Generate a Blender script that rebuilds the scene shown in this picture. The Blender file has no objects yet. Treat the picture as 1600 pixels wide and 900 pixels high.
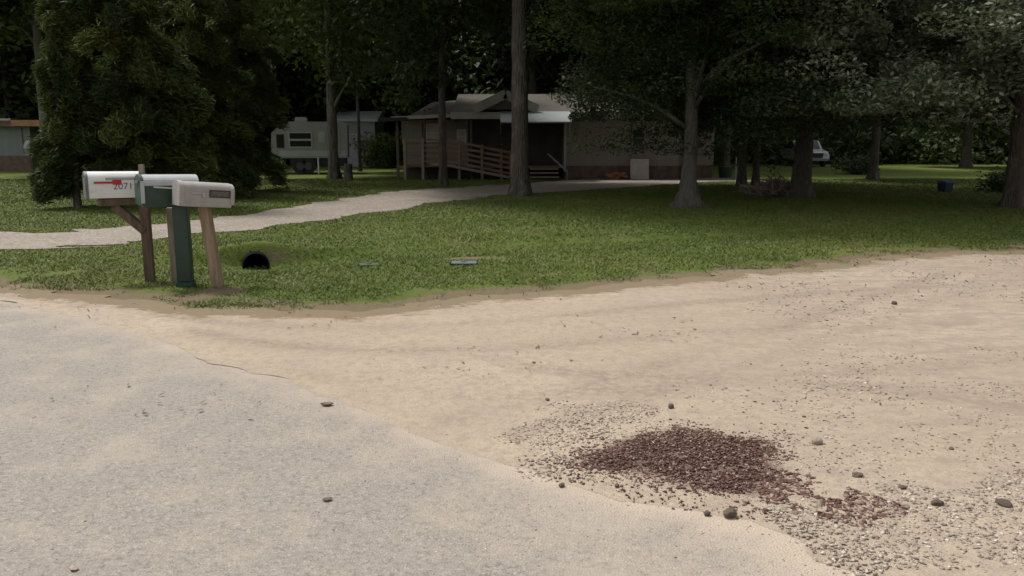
import bpy, bmesh, math, random
import numpy as np
from mathutils import Vector, Matrix, Euler
from mathutils.geometry import delaunay_2d_cdt

random.seed(7)
rng = np.random.default_rng(11)
sc = bpy.context.scene
C = sc.collection

# ------------------------------------------------------------------ camera
CAM_H = 1.5
TILT = math.radians(10.2)
FPX = 1280.0
cam_d = bpy.data.cameras.new('camera')
cam = bpy.data.objects.new('camera', cam_d)
C.objects.link(cam)
cam.location = (0, 0, CAM_H)
cam.rotation_euler = (math.pi / 2 - TILT, 0, 0)
cam_d.sensor_width = 36.0
cam_d.lens = 36.0 * FPX / 1600.0
cam_d.clip_start = 0.05
cam_d.clip_end = 1500
sc.camera = cam

# ------------------------------------------------------------------ light
SUN_AZ = math.radians(-58)      # clockwise from +Y: beyond the trees, to the left
SUN_EL = math.radians(62)
world = bpy.data.worlds.new('World')
sc.world = world
world.use_nodes = True
nt = world.node_tree
nt.nodes.clear()
wo = nt.nodes.new('ShaderNodeOutputWorld')
bg = nt.nodes.new('ShaderNodeBackground')
sky = nt.nodes.new('ShaderNodeTexSky')
sky.sky_type = 'NISHITA'
sky.sun_disc = False
sky.sun_elevation = SUN_EL
sky.sun_rotation = SUN_AZ
sky.dust_density = 3.0
sky.air_density = 1.0
hs = nt.nodes.new('ShaderNodeHueSaturation')
hs.inputs['Saturation'].default_value = 0.10
nt.links.new(sky.outputs[0], hs.inputs['Color'])
nt.links.new(hs.outputs[0], bg.inputs[0])
nt.links.new(bg.outputs[0], wo.inputs[0])
bg.inputs[1].default_value = 0.105

sd = bpy.data.lights.new('sun', 'SUN')
sd.energy = 1.9
sd.angle = math.radians(9)
sd.color = (1.0, 0.965, 0.91)
sun = bpy.data.objects.new('sun', sd)
C.objects.link(sun)
sv = Vector((math.sin(SUN_AZ) * math.cos(SUN_EL), math.cos(SUN_AZ) * math.cos(SUN_EL), math.sin(SUN_EL)))
sun.rotation_euler = sv.to_track_quat('Z', 'Y').to_euler()
sun.location = (-10, 20, 40)

sc.view_settings.view_transform = 'Standard'
sc.view_settings.look = 'None'
sc.view_settings.exposure = 0.62
sc.view_settings.gamma = 1.0
sc.view_settings.use_curve_mapping = False
sc.render.engine = 'CYCLES'
sc.cycles.use_denoising = True
sc.cycles.max_bounces = 6
sc.cycles.diffuse_bounces = 3
sc.cycles.transparent_max_bounces = 4
sc.cycles.sample_clamp_indirect = 4.0

# ------------------------------------------------------------------ pixel helpers (reading positions off the photograph)
CT, ST = math.cos(TILT), math.sin(TILT)
def ray(px, py):
    u = (px - 800) / FPX; v = (450 - py) / FPX
    return u, CT + v * ST, -ST + v * CT
def P(px, py, z=0.0):
    a, b, c = ray(px, py)
    t = (z - CAM_H) / c
    return (a * t, b * t, z)
def W(px, py, Y):
    a, b, c = ray(px, py)
    t = Y / b
    return (a * t, Y, CAM_H + c * t)

# ------------------------------------------------------------------ object helpers
def tag(o, label=None, cat=None, group=None, kind=None):
    if label: o['label'] = label
    if cat: o['category'] = cat
    if group: o['group'] = group
    if kind: o['kind'] = kind
    return o
def empty(name, loc=(0, 0, 0), rz=0.0, label=None, cat=None, group=None):
    o = bpy.data.objects.new(name, None)
    C.objects.link(o)
    o.empty_display_size = 0.2
    o.location = loc
    o.rotation_euler = (0, 0, rz)
    return tag(o, label, cat, group)
def link(name, me, mat=None, parent=None, smooth=False):
    o = bpy.data.objects.new(name, me)
    C.objects.link(o)
    if mat and not me.materials: me.materials.append(mat)
    if parent: o.parent = parent
    if smooth and len(me.polygons):
        me.polygons.foreach_set('use_smooth', np.ones(len(me.polygons), dtype=bool))
    return o
def mesh_np(name, verts, faces, colattr=None, colname='tint'):
    """verts (n,3), faces (m,k) arrays with the same k"""
    me = bpy.data.meshes.new(name)
    verts = np.asarray(verts, dtype=np.float32); faces = np.asarray(faces, dtype=np.int32)
    n, k = faces.shape
    me.vertices.add(len(verts)); me.vertices.foreach_set('co', verts.ravel())
    me.loops.add(n * k); me.loops.foreach_set('vertex_index', faces.ravel())
    me.polygons.add(n)
    me.polygons.foreach_set('loop_start', np.arange(0, n * k, k, dtype=np.int32))
    me.polygons.foreach_set('loop_total', np.full(n, k, dtype=np.int32))
    me.update(calc_edges=True)
    if colattr is not None:
        a = me.attributes.new(colname, 'FLOAT', 'POINT')
        a.data.foreach_set('value', np.asarray(colattr, dtype=np.float32))
    return me
class MB:
    def __init__(s): s.bm = bmesh.new()
    def box(s, c, d, R=None, bevel=0.0):
        vs = []
        for x in (-.5, .5):
            for y in (-.5, .5):
                for z in (-.5, .5):
                    v = Vector((x * d[0], y * d[1], z * d[2]))
                    if R is not None: v = R @ v
                    vs.append(s.bm.verts.new(v + Vector(c)))
        fs = []
        for f in ((0, 1, 3, 2), (4, 6, 7, 5), (0, 4, 5, 1), (2, 3, 7, 6), (0, 2, 6, 4), (1, 5, 7, 3)):
            fs.append(s.bm.faces.new([vs[i] for i in f]))
        if bevel > 0:
            ed = list({e for f in fs for e in f.edges})
            bmesh.ops.bevel(s.bm, geom=ed, offset=bevel, segments=2, affect='EDGES')
        return s
    def b2(s, lo, hi, bevel=0.0):
        return s.box([(a + b) / 2 for a, b in zip(lo, hi)], [abs(b - a) for a, b in zip(lo, hi)], None, bevel)
    def bar(s, a, b, w, h, bevel=0.0, up=(0, 0, 1)):
        a = Vector(a); b = Vector(b); x = (b - a); L = x.length; x.normalize()
        y = Vector(up).cross(x)
        if y.length < 1e-4: y = Vector((0, 1, 0)).cross(x)
        y.normalize(); z = x.cross(y)
        R = Matrix((x, y, z)).transposed()
        return s.box((a + b) / 2, (L, w, h), R, bevel)
    def tube(s, pts, rad, seg=8, cap=True):
        rings = []
        n = len(pts)
        if not hasattr(rad, '__len__'): rad = [rad] * n
        for i, p in enumerate(pts):
            p = Vector(p)
            t = Vector(pts[min(i + 1, n - 1)]) - Vector(pts[max(i - 1, 0)])
            t.normalize()
            u = t.cross(Vector((0.13, 1, 0.07)) if abs(t.y) < .9 else Vector((1, 0, 0))); u.normalize()
            w = t.cross(u)
            rings.append([s.bm.verts.new(p + (u * math.cos(a) + w * math.sin(a)) * rad[i])
                          for a in [2 * math.pi * k / seg for k in range(seg)]])
        for i in range(n - 1):
            for k in range(seg):
                s.bm.faces.new((rings[i][k], rings[i][(k + 1) % seg], rings[i + 1][(k + 1) % seg], rings[i + 1][k]))
        if cap:
            s.bm.faces.new(rings[0][::-1]); s.bm.faces.new(rings[-1])
        return s
    def prism(s, prof, axis_a, axis_b, ext, origin=(0, 0, 0)):
        """extrude 2-D profile (in axis_a, axis_b) along ext vector"""
        A, B, E, O = Vector(axis_a), Vector(axis_b), Vector(ext), Vector(origin)
        v0 = [s.bm.verts.new(O + A * p[0] + B * p[1]) for p in prof]
        v1 = [s.bm.verts.new(O + A * p[0] + B * p[1] + E) for p in prof]
        n = len(prof)
        s.bm.faces.new(v0[::-1]); s.bm.faces.new(v1)
        for i in range(n):
            s.bm.faces.new((v0[i], v0[(i + 1) % n], v1[(i + 1) % n], v1[i]))
        return s
    def done(s, name, mat, parent=None, smooth=False):
        bmesh.ops.recalc_face_normals(s.bm, faces=s.bm.faces)
        me = bpy.data.meshes.new(name); s.bm.to_mesh(me); s.bm.free()
        return link(name, me, mat, parent, smooth)

def copy_tree(o, parent=None):
    c = o.copy(); C.objects.link(c)
    if parent is not None: c.parent = parent
    for ch in list(o.children): copy_tree(ch, c)
    return c

# ------------------------------------------------------------------ materials
class NT:
    def __init__(s, name):
        s.m = bpy.data.materials.new(name); s.m.use_nodes = True
        s.t = s.m.node_tree; s.t.nodes.clear()
        s.out = s.t.nodes.new('ShaderNodeOutputMaterial')
        s.bs = s.t.nodes.new('ShaderNodeBsdfPrincipled')
        s.t.links.new(s.bs.outputs[0], s.out.inputs[0])
    def n(s, typ, **kw):
        nd = s.t.nodes.new(typ)
        for k, v in kw.items():
            if k.startswith('i_'):
                nd.inputs[k[2:].replace('_', ' ')].default_value = v
            else: setattr(nd, k, v)
        return nd
    def l(s, a, b): s.t.links.new(a, b)
    def coords(s, scale=(1, 1, 1)):
        tc = s.n('ShaderNodeTexCoord'); mp = s.n('ShaderNodeMapping')
        mp.inputs['Scale'].default_value = scale
        s.l(tc.outputs['Object'], mp.inputs[0]); return mp.outputs[0]
    def noise(s, vec, scale, detail=4, rough=.55):
        nd = s.n('ShaderNodeTexNoise'); nd.inputs['Scale'].default_value = scale
        nd.inputs['Detail'].default_value = detail; nd.inputs['Roughness'].default_value = rough
        s.l(vec, nd.inputs['Vector']); return nd.outputs['Fac']
    def ramp(s, fac, stops):
        r = s.n('ShaderNodeValToRGB'); e = r.color_ramp.elements
        while len(e) < len(stops): e.new(0.5)
        for i, (p, c) in enumerate(stops):
            e[i].position = p
            e[i].color = (c, c, c, 1) if not hasattr(c, '__len__') else (*c, 1)
        s.l(fac, r.inputs[0]); return r.outputs[0]
    def mix(s, fac, a, b, mode='MIX'):
        m = s.n('ShaderNodeMix', data_type='RGBA', blend_type=mode)
        if hasattr(fac, 'links'): s.l(fac, m.inputs[0])
        else: m.inputs[0].default_value = fac
        for v, i in ((a, 6), (b, 7)):
            if hasattr(v, 'links'): s.l(v, m.inputs[i])
            else: m.inputs[i].default_value = (*v, 1)
        return m.outputs[2]
    def attr(s, name):
        a = s.n('ShaderNodeAttribute', attribute_name=name); return a.outputs['Fac']
    def base(s, c):
        if hasattr(c, 'links'): s.l(c, s.bs.inputs['Base Color'])
        else: s.bs.inputs['Base Color'].default_value = (*c, 1)
    def set(s, rough=.8, metal=0, spec=.5):
        s.bs.inputs['Roughness'].default_value = rough; s.bs.inputs['Metallic'].default_value = metal
        s.bs.inputs['Specular IOR Level'].default_value = spec
    def bump(s, h, strength=.5, dist=.01):
        b = s.n('ShaderNodeBump'); b.inputs['Strength'].default_value = strength
        b.inputs['Distance'].default_value = dist
        s.l(h, b.inputs['Height']); s.l(b.outputs[0], s.bs.inputs['Normal'])

def simple(name, col, rough=.7, var=.25, scale=6, metal=0, spec=.5, bump=0.0, bscale=40, stretch=(1, 1, 1)):
    t = NT(name); v = t.coords(stretch)
    f = t.noise(v, scale, 5)
    d = tuple(c * (1 - var) for c in col); b = tuple(min(1, c * (1 + var)) for c in col)
    t.base(t.ramp(f, [(.3, d), (.7, b)])); t.set(rough, metal, spec)
    if bump > 0: t.bump(t.noise(v, bscale, 4), bump, .01)
    return t.m
M = {}
# --- sand
t = NT('sand'); v = t.coords()
f1 = t.noise(v, .35, 4); f2 = t.noise(t.coords((.8, 1.25, 1)), 1.6, 7, .7); f3 = t.noise(v, 55, 4, .7)
c = t.ramp(f1, [(.34, (.405, .328, .240)), (.66, (.490, .408, .305))])
c = t.mix(t.ramp(f2, [(.42, .5), (.60, 0)]), c, (.375, .305, .24))
c = t.mix(t.ramp(t.noise(v, 14, 6, .72), [(.40, .55), (.52, 0)]), c, (.30, .245, .195))
vo = t.n('ShaderNodeTexVoronoi', i_Scale=42.0); t.l(v, vo.inputs['Vector'])
gate = t.ramp(t.noise(v, 1.3, 5, .65), [(.44, 0), (.62, 1)])
sp = t.n('ShaderNodeMath', operation='MULTIPLY'); t.l(t.ramp(vo.outputs['Distance'], [(.16, .8), (.32, 0)]), sp.inputs[0]); t.l(gate, sp.inputs[1])
c = t.mix(sp.outputs[0], c, (.23, .18, .145))
c = t.mix(t.ramp(f3, [(.35, .4), (.6, 0)]), c, (.30, .24, .19))
vg = t.n('ShaderNodeMath', operation='ADD'); t.l(t.attr('verge'), vg.inputs[0]); t.l(t.noise(t.coords((.8, 1.3, 1)), 4.5, 8, .75), vg.inputs[1])
sx = t.n('ShaderNodeSeparateXYZ'); t.l(t.coords(), sx.inputs[0])
rt = t.n('ShaderNodeMath', operation='MULTIPLY'); t.l(t.ramp(t.noise(t.coords((.6, 1.5, 1)), 5, 8, .75), [(.45, 0), (.6, .75)]), rt.inputs[0])
mr = t.n('ShaderNodeMapRange'); t.l(sx.outputs[0], mr.inputs[0]); mr.inputs[1].default_value = .3; mr.inputs[2].default_value = 3.0; t.l(mr.outputs[0], rt.inputs[1])
c = t.mix(rt.outputs[0], c, (.29, .235, .19))
tk = t.n('ShaderNodeMath', operation='MULTIPLY'); t.l(t.attr('track'), tk.inputs[0]); t.l(t.ramp(t.noise(t.coords(), 18, 5, .7), [(.35, 1), (.6, .2)]), tk.inputs[1])
c = t.mix(tk.outputs[0], c, (.25, .20, .155))
fn = t.n('ShaderNodeMath', operation='ADD'); t.l(t.attr('fines'), fn.inputs[0]); t.l(t.noise(t.coords(), 13, 6, .7), fn.inputs[1])
c = t.mix(t.ramp(fn.outputs[0], [(.72, 0), (1.05, .95)]), c, (.17, .115, .095))
c = t.mix(t.ramp(vg.outputs[0], [(.86, 0), (1.12, .5), (1.4, .9)]), c, (.20, .155, .095))
t.base(c); t.set(.95, 0, .2)
bh = t.n('ShaderNodeMath', operation='ADD'); t.l(f3, bh.inputs[0]); t.l(t.noise(v, 9, 5, .6), bh.inputs[1])
t.bump(bh.outputs[0], .55, .02); M['sand'] = t.m
# --- asphalt with thin sand dust (attribute 'dust')
t = NT('asphalt'); v = t.coords()
vo = t.n('ShaderNodeTexVoronoi', i_Scale=95.0); t.l(v, vo.inputs['Vector'])
hsv = t.n('ShaderNodeSeparateColor'); t.l(vo.outputs['Color'], hsv.inputs[0])
c = t.ramp(hsv.outputs[0], [(.0, (.19, .168, .146)), (.25, (.252, .228, .200)), (.8, (.282, .256, .226)), (1, (.36, .33, .295))])
f1 = t.noise(v, .5, 5, .6)
c = t.mix(t.ramp(f1, [(.36, .0), (.66, .5)]), c, (.285, .255, .222))
c = t.mix(t.ramp(t.noise(v, 38, 4, .75), [(.38, .8), (.47, 0)]), c, (.15, .135, .12))
c = t.mix(t.ramp(t.noise(v, 11, 6, .75), [(.36, .3), (.5, 0)]), c, (.24, .215, .185))
c = t.mix(t.ramp(t.noise(v, 70, 3, .7), [(.58, 0), (.7, .6)]), c, (.50, .46, .41))
dn = t.n('ShaderNodeMath', operation='ADD'); t.l(t.attr('dust'), dn.inputs[0]); t.l(t.noise(v, 2.2, 7, .68), dn.inputs[1])
c = t.mix(t.ramp(dn.outputs[0], [(.52, .08), (1.02, .95)]), c, (.45, .372, .290))
t.base(c); t.set(.85, 0, .3)
t.bump(vo.outputs['Distance'], .5, .008); M['asphalt'] = t.m
# --- gravel drive
t = NT('drive_gravel'); v = t.coords()
c = t.ramp(t.noise(v, .8, 6, .65), [(.3, (.165, .137, .105)), (.7, (.27, .228, .178))])
vo = t.n('ShaderNodeTexVoronoi', i_Scale=28.0); t.l(v, vo.inputs['Vector'])
hsv = t.n('ShaderNodeSeparateColor'); t.l(vo.outputs['Color'], hsv.inputs[0])
c = t.mix(.45, c, t.ramp(hsv.outputs[0], [(0, (.18, .15, .13)), (1, (.55, .5, .44))]))
t.base(c); t.set(.95, 0, .2); t.bump(vo.outputs['Distance'], .6, .02); M['gravel'] = t.m
# --- lawn soil / grass base
def grass_colour(t, v, dark=1.0):
    k = dark
    c = t.ramp(t.noise(v, .28, 5, .6), [(.32, (.047 * k, .074 * k, .010 * k)), (.55, (.070 * k, .092 * k, .015 * k)), (.72, (.104 * k, .102 * k, .028 * k))])
    c = t.mix(t.ramp(t.noise(v, 1.5, 6, .65), [(.52, 0), (.70, .65)]), c, (.125 * k, .112 * k, .05 * k))
    c = t.mix(t.ramp(t.noise(v, 7, 5, .65), [(.42, .28), (.6, 0)]), c, (.038 * k, .058 * k, .012 * k))
    return c
t = NT('lawn'); v = t.coords()
c = grass_colour(t, v, 1.75)
sa = t.n('ShaderNodeMath', operation='ADD'); t.l(t.attr('soil'), sa.inputs[0]); t.l(t.noise(v, 4.5, 8, .75), sa.inputs[1])
c = t.mix(t.ramp(sa.outputs[0], [(.85, 0), (1.2, .95)]), c, (.21, .155, .10))
c = t.mix(t.ramp(t.noise(v, 60, 4, .7), [(.35, .5), (.6, 0)]), c, (.075, .085, .03))
t.base(c); t.set(.9, 0, .2); t.bump(t.noise(v, 26, 5, .7), .8, .04); M['lawn'] = t.m
t = NT('grass_blades'); v = t.coords()
c = grass_colour(t, v, 1.75)
c = t.mix(t.ramp(t.attr('tint'), [(.75, 0), (1, .8)]), c, (.20, .17, .09))
c = t.mix(t.ramp(t.attr('tint'), [(0, .2), (.3, 0)]), c, (.07, .11, .025))
t.base(c); t.set(.6, 0, .25); M['blades'] = t.m

def leaf_mat(name, cols, rough=.5, trans=.25, spec=.4):
    t = NT(name)
    c = t.ramp(t.attr('tint'), [(0, cols[0]), (.5, cols[1]), (1, cols[2])])
    t.base(c); t.set(rough, 0, spec)
    tr = t.n('ShaderNodeBsdfTranslucent'); t.l(t.mix(.5, c, (.10, .16, .03)), tr.inputs[0])
    mx = t.n('ShaderNodeMixShader'); mx.inputs[0].default_value = trans
    t.l(t.bs.outputs[0], mx.inputs[1]); t.l(tr.outputs[0], mx.inputs[2]); t.l(mx.outputs[0], t.out.inputs[0])
    return t.m
M['oak_leaf'] = leaf_mat('oak_leaf', [(.060, .076, .040), (.17, .195, .12), (.38, .41, .29)], .38, .25, .8)  # pale end puts the brightness of sunlit boughs into the leaf colour
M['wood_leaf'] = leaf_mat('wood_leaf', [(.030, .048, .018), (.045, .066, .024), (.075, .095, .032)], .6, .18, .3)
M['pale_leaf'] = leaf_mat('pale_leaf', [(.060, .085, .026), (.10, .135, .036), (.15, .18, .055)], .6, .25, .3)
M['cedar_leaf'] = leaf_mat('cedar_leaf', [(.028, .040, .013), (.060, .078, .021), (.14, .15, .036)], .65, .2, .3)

def bark(name, a, b, sc_=5):
    t = NT(name); v = t.coords((1, 1, .22))
    f = t.noise(v, sc_ * 3, 6, .7)
    vo = t.n('ShaderNodeTexVoronoi', i_Scale=sc_ * 4.0); t.l(v, vo.inputs['Vector'])
    c = t.ramp(f, [(.3, a), (.7, b)])
    c = t.mix(t.ramp(vo.outputs['Distance'], [(.0, 0), (.5, .5)]), c, tuple(x * 1.25 for x in b))
    c = t.mix(t.ramp(t.noise(t.coords((1, 1, .6)), 3.2, 5, .7), [(.52, 0), (.62, .6)]), c, tuple(min(1, x * 1.9) for x in b))
    t.base(c); t.set(.95, 0, .15)
    h = t.n('ShaderNodeMath', operation='ADD'); t.l(f, h.inputs[0]); t.l(vo.outputs['Distance'], h.inputs[1])
    t.bump(h.outputs[0], 1.0, .05); return t.m
M['bark_pine'] = bark('bark_pine', (.055, .048, .038), (.125, .112, .094))
M['bark_grey'] = bark('bark_grey', (.05, .046, .039), (.125, .118, .102), 4)
M['bark_dark'] = bark('bark_dark', (.05, .042, .034), (.11, .095, .08))
M['wood_old'] = simple('weathered_wood', (.20, .15, .11), .9, .35, 5, bump=.5, bscale=30, stretch=(6, 6, .8))
M['wood_grey'] = simple('greyed_wood', (.27, .225, .18), .9, .3, 5, bump=.5, bscale=30, stretch=(6, 6, .8))
M['wood_tan'] = simple('tan_post_wood', (.30, .215, .15), .9, .35, 5, bump=.5, bscale=30, stretch=(6, 6, .8))
M['wood_brown'] = simple('brown_post_wood', (.125, .088, .060), .9, .4, 5, bump=.5, bscale=30, stretch=(6, 6, .8))
M['deck_wood'] = simple('deck_wood', (.24, .165, .105), .9, .3, 3, bump=.4, stretch=(.6, 4, 4))
M['green_plastic'] = simple('green_plastic', (.018, .047, .032), .42, .25, 9, spec=.5, bump=.1)
M['green_dark'] = simple('green_door_plastic', (.020, .055, .044), .4, .2, 9, spec=.5, bump=.08)
M['grey_plastic'] = simple('grey_plastic', (.36, .335, .32), .55, .12, 8, spec=.4, bump=.1)
M['grey_and_sheen'] = simple('grey_and_sky_sheen', (.42, .43, .44), .4, .15, 6, spec=.5, bump=.05)  # paints the sky's reflection on the green lid; plain grey on small parts
M['grey_metal'] = simple('galvanized_metal', (.17, .175, .175), .5, .25, 12, metal=.5)
t = NT('white_enamel'); v = t.coords()
c = t.ramp(t.noise(v, 5, 5), [(.3, (.70, .69, .67)), (.7, (.80, .795, .78))])
c = t.mix(t.ramp(t.noise(t.coords((2, 2, 14)), 3, 5, .7), [(.55, 0), (.75, .5)]), c, (.45, .42, .38))
t.base(c); t.set(.4, 0, .5); M['white_metal'] = t.m
M['red_flag'] = simple('red_enamel', (.48, .012, .02), .45, .15)
M['ink'] = simple('dark_lettering', (.045, .035, .035), .7, .2)
M['ink_grey'] = simple('grey_lettering', (.16, .14, .14), .7, .2)
M['siding'] = simple('tan_siding', (.245, .22, .19), .8, .10, 2, bump=.2, bscale=6, stretch=(8, 1, .2))
M['siding_dark'] = simple('brown_and_shaded_siding', (.10, .085, .07), .85, .2, 2)  # brown parts, and the porch recess with its shade put into the colour
M['siding_grey'] = simple('grey_green_siding', (.20, .23, .215), .8, .12, 2, stretch=(8, 1, .2))
M['fascia'] = simple('pale_fascia', (.40, .385, .36), .7, .12, 3)
M['fascia_rust'] = simple('rust_fascia', (.36, .20, .10), .8, .3, 2)
M['skirting'] = simple('brick_brown_skirting', (.15, .105, .08), .9, .3, 4)
M['trim_white'] = simple('white_trim', (.62, .61, .58), .6, .08)
M['awning'] = simple('pale_awning_metal', (.36, .39, .38), .5, .08, 3)
t = NT('shingles'); v = t.coords()
br = t.n('ShaderNodeTexBrick', i_Scale=3.0); t.l(v, br.inputs['Vector'])
br.inputs['Color1'].default_value = (.115, .10, .085, 1); br.inputs['Color2'].default_value = (.155, .135, .115, 1); br.inputs['Mortar'].default_value = (.09, .078, .066, 1)
c = t.mix(t.ramp(t.noise(v, .8, 6, .7), [(.4, .65), (.65, 0)]), br.outputs['Color'], (.09, .085, .065))
t.base(c); t.set(.95); M['shingle'] = t.m
t = NT('window_glass'); t.base((.02, .024, .024)); t.set(.08, 0, .6); M['glass'] = t.m
M['rv_dark'] = simple('dark_wheel_rim', (.06, .06, .06), .6, .2)
M['black'] = simple('black_rubber', (.018, .018, .018), .7, .2)
M['tyre'] = simple('tyre_rubber', (.025, .025, .025), .85, .2)
M['car_white'] = simple('white_car_paint', (.50, .51, .52), .3, .04)
M['rv_white'] = simple('rv_panel', (.24, .237, .23), .5, .08, 3)
M['rv_band'] = simple('rv_grey_band', (.32, .33, .34), .5, .1, 3)
M['blue'] = simple('blue_plastic', (.035, .11, .30), .5, .2, 8)
M['blue_dark'] = simple('dark_blue_plastic', (.02, .035, .07), .5, .2, 8)
M['lid_grey'] = simple('meter_lid', (.13, .16, .18), .9, .2, 20, spec=.15)
M['lid_green'] = simple('green_lid', (.05, .085, .05), .7, .3, 20)
M['pipe'] = simple('black_corrugated_pipe', (.008, .008, .009), .95, .2, spec=.1)
M['board'] = simple('pale_board', (.50, .46, .42), .8, .1, 4)
M['rust_junk'] = simple('orange_brown_scrap', (.32, .13, .07), .8, .4, 9)
M['twig'] = simple('twig_bark', (.22, .175, .145), .9, .35, 12)
M['twig_dark'] = simple('dark_twig_bark', (.10, .08, .065), .9, .35, 12)
M['dry_leaf'] = simple('dry_leaf', (.14, .10, .07), .8, .35, 40)
M['red_tarp'] = simple('red_cloth', (.20, .04, .03), .8, .2)
def stone_mat(name, a, b, c_):
    t = NT(name); v = t.coords()
    c = t.ramp(t.attr('tint'), [(0, a), (.55, b), (1, c_)])
    c = t.mix(t.ramp(t.noise(v, 120, 4, .7), [(.35, .45), (.65, 0)]), c, tuple(x * .5 for x in a))
    t.base(c); t.set(.9, 0, .25); t.bump(t.noise(v, 160, 3), .5, .004); return t.m
M['red_stone'] = stone_mat('red_brown_stone', (.090, .044, .036), (.190, .105, .084), (.46, .34, .28))
M['tan_stone'] = stone_mat('tan_stone', (.27, .215, .17), (.46, .38, .305), (.68, .62, .54))
M['dark_stone'] = stone_mat('dark_stone', (.085, .064, .050), (.15, .115, .09), (.24, .20, .16))

# ------------------------------------------------------------------ value noise in numpy
_perm = rng.random((256, 256))
def vnoise(x, y, s):
    x = np.asarray(x) * s + 57.3; y = np.asarray(y) * s + 91.7
    xi = np.floor(x).astype(int); yi = np.floor(y).astype(int)
    fx = x - xi; fy = y - yi; fx = fx * fx * (3 - 2 * fx); fy = fy * fy * (3 - 2 * fy)
    g = lambda a, b: _perm[a % 256, b % 256]
    return (g(xi, yi) * (1 - fx) + g(xi + 1, yi) * fx) * (1 - fy) + (g(xi, yi + 1) * (1 - fx) + g(xi + 1, yi + 1) * fx) * fy
def fbm(x, y, s, o=4):
    r = 0; a = .5
    for i in range(o):
        r = r + a * vnoise(x, y, s * 2 ** i); a *= .5
    return r / (1 - .5 ** o)

# ------------------------------------------------------------------ plan outlines, read off the photograph
def poly_world(pts): return [P(x, y)[:2] for x, y in pts]
def smooth_line(pts, step=.08, jit=0.0, js=3.0):
    pts = np.array(pts, float); out = []
    for i in range(len(pts) - 1):
        p0 = pts[max(i - 1, 0)]; p1 = pts[i]; p2 = pts[i + 1]; p3 = pts[min(i + 2, len(pts) - 1)]
        n = max(2, int(np.linalg.norm(p2 - p1) / step)); n = min(n, 220)
        for k in range(n):
            s = k / n
            out.append(.5 * ((2 * p1) + (-p0 + p2) * s + (2 * p0 - 5 * p1 + 4 * p2 - p3) * s * s + (-p0 + 3 * p1 - 3 * p2 + p3) * s ** 3))
    out.append(pts[-1]); out = np.array(out)
    if jit > 0:
        dx = (fbm(out[:, 0], out[:, 1], js, 5) - .5) * 2 * jit
        dy = (fbm(out[:, 0] + 40, out[:, 1] + 13, js, 5) - .5) * 2 * jit
        out = out + np.stack([dx, dy], 1)
    return out
# lawn / sand edge (left to right)
e0 = poly_world([(-60, 447), (0, 450), (120, 459), (250, 474), (340, 484), (480, 487), (560, 484), (640, 478), (760, 466), (900, 452), (1050, 437), (1200, 422), (1350, 405), (1450, 395), (1600, 387)])
LAWN_EDGE = smooth_line([(-60, 49), (-30, 27), (-14, 14.6)] + e0 + [(14, 15.2), (30, 24)], .04, .42, 2.6)
# asphalt / sand edge (left to right / towards the camera)
r0 = poly_world([(-80, 462), (0, 471), (120, 497), (215, 522), (268, 545), (330, 570), (420, 592), (520, 628), (640, 668), (750, 700), (850, 742), (960, 780), (1100, 815), (1240, 850), (1330, 905)])
ROAD_EDGE = smooth_line([(-60, 47.5), (-30, 25.6), (-14, 13.9)] + r0 + [(2.6, 1.4), (4.2, -2), (6.5, -8), (20, -40)], .05, .13, 2.2)
# grass drive: upper and lower edges
DR_UP = smooth_line([(-60, 16), (-22, 14.6)] + poly_world([(0, 364), (120, 360), (230, 352), (400, 333), (540, 310), (620, 299), (750, 291), (900, 281.5), (1000, 278), (1100, 277)]) + [(9.5, 32.0)], .1, .45, 1.8)
DR_LO = smooth_line([(-60, 10.5), (-22, 11.4)] + poly_world([(0, 389), (110, 385), (200, 379), (330, 364), (400, 356), (540, 341), (650, 323), (740, 310), (820, 303), (940, 296), (1060, 287), (1120, 284)]) + [(9.5, 30.5)], .1, .45, 1.8)

def cdt(outline, extra=None):
    pts = [Vector((float(p[0]), float(p[1]))) for p in outline]
    n = len(pts)
    if extra is not None: pts += [Vector((float(p[0]), float(p[1]))) for p in extra]
    v, e, f, *_ = delaunay_2d_cdt(pts, [], [list(range(n))], 1, 1e-5)
    V = np.array([p[:] for p in v]); T = np.array([t for t in f if len(t) == 3])
    a = V[T[:, 1]] - V[T[:, 0]]; b = V[T[:, 2]] - V[T[:, 0]]
    neg = (a[:, 0] * b[:, 1] - a[:, 1] * b[:, 0]) < 0
    T[neg] = T[neg][:, ::-1]
    return V, T
def poly_sheet(name, outline, z, mat, label):
    V, T = cdt(outline)
    me = mesh_np(name, [(p[0], p[1], z) for p in V], T)
    return tag(link(name, me, mat), label, name.replace('_', ' '), kind='structure')

def inside(poly, x, y):
    poly = np.asarray(poly); c = np.zeros(len(x), bool)
    x0, y0 = poly[:, 0], poly[:, 1]; x1, y1 = np.roll(x0, -1), np.roll(y0, -1)
    for a, b, d, e in zip(x0, y0, x1, y1):
        if b == e: continue
        m = ((b > y) != (e > y)) & (x < (d - a) * (y - b) / (e - b) + a)
        c ^= m
    return c
def line_dist(line, x, y):
    line = np.asarray(line); d = np.full(len(x), 1e9)
    for p, q in zip(line[:-1], line[1:]):
        v = q - p; L = max(v @ v, 1e-12)
        s = np.clip(((x - p[0]) * v[0] + (y - p[1]) * v[1]) / L, 0, 1)
        d = np.minimum(d, np.hypot(x - p[0] - s * v[0], y - p[1] - s * v[1]))
    return d

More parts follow.
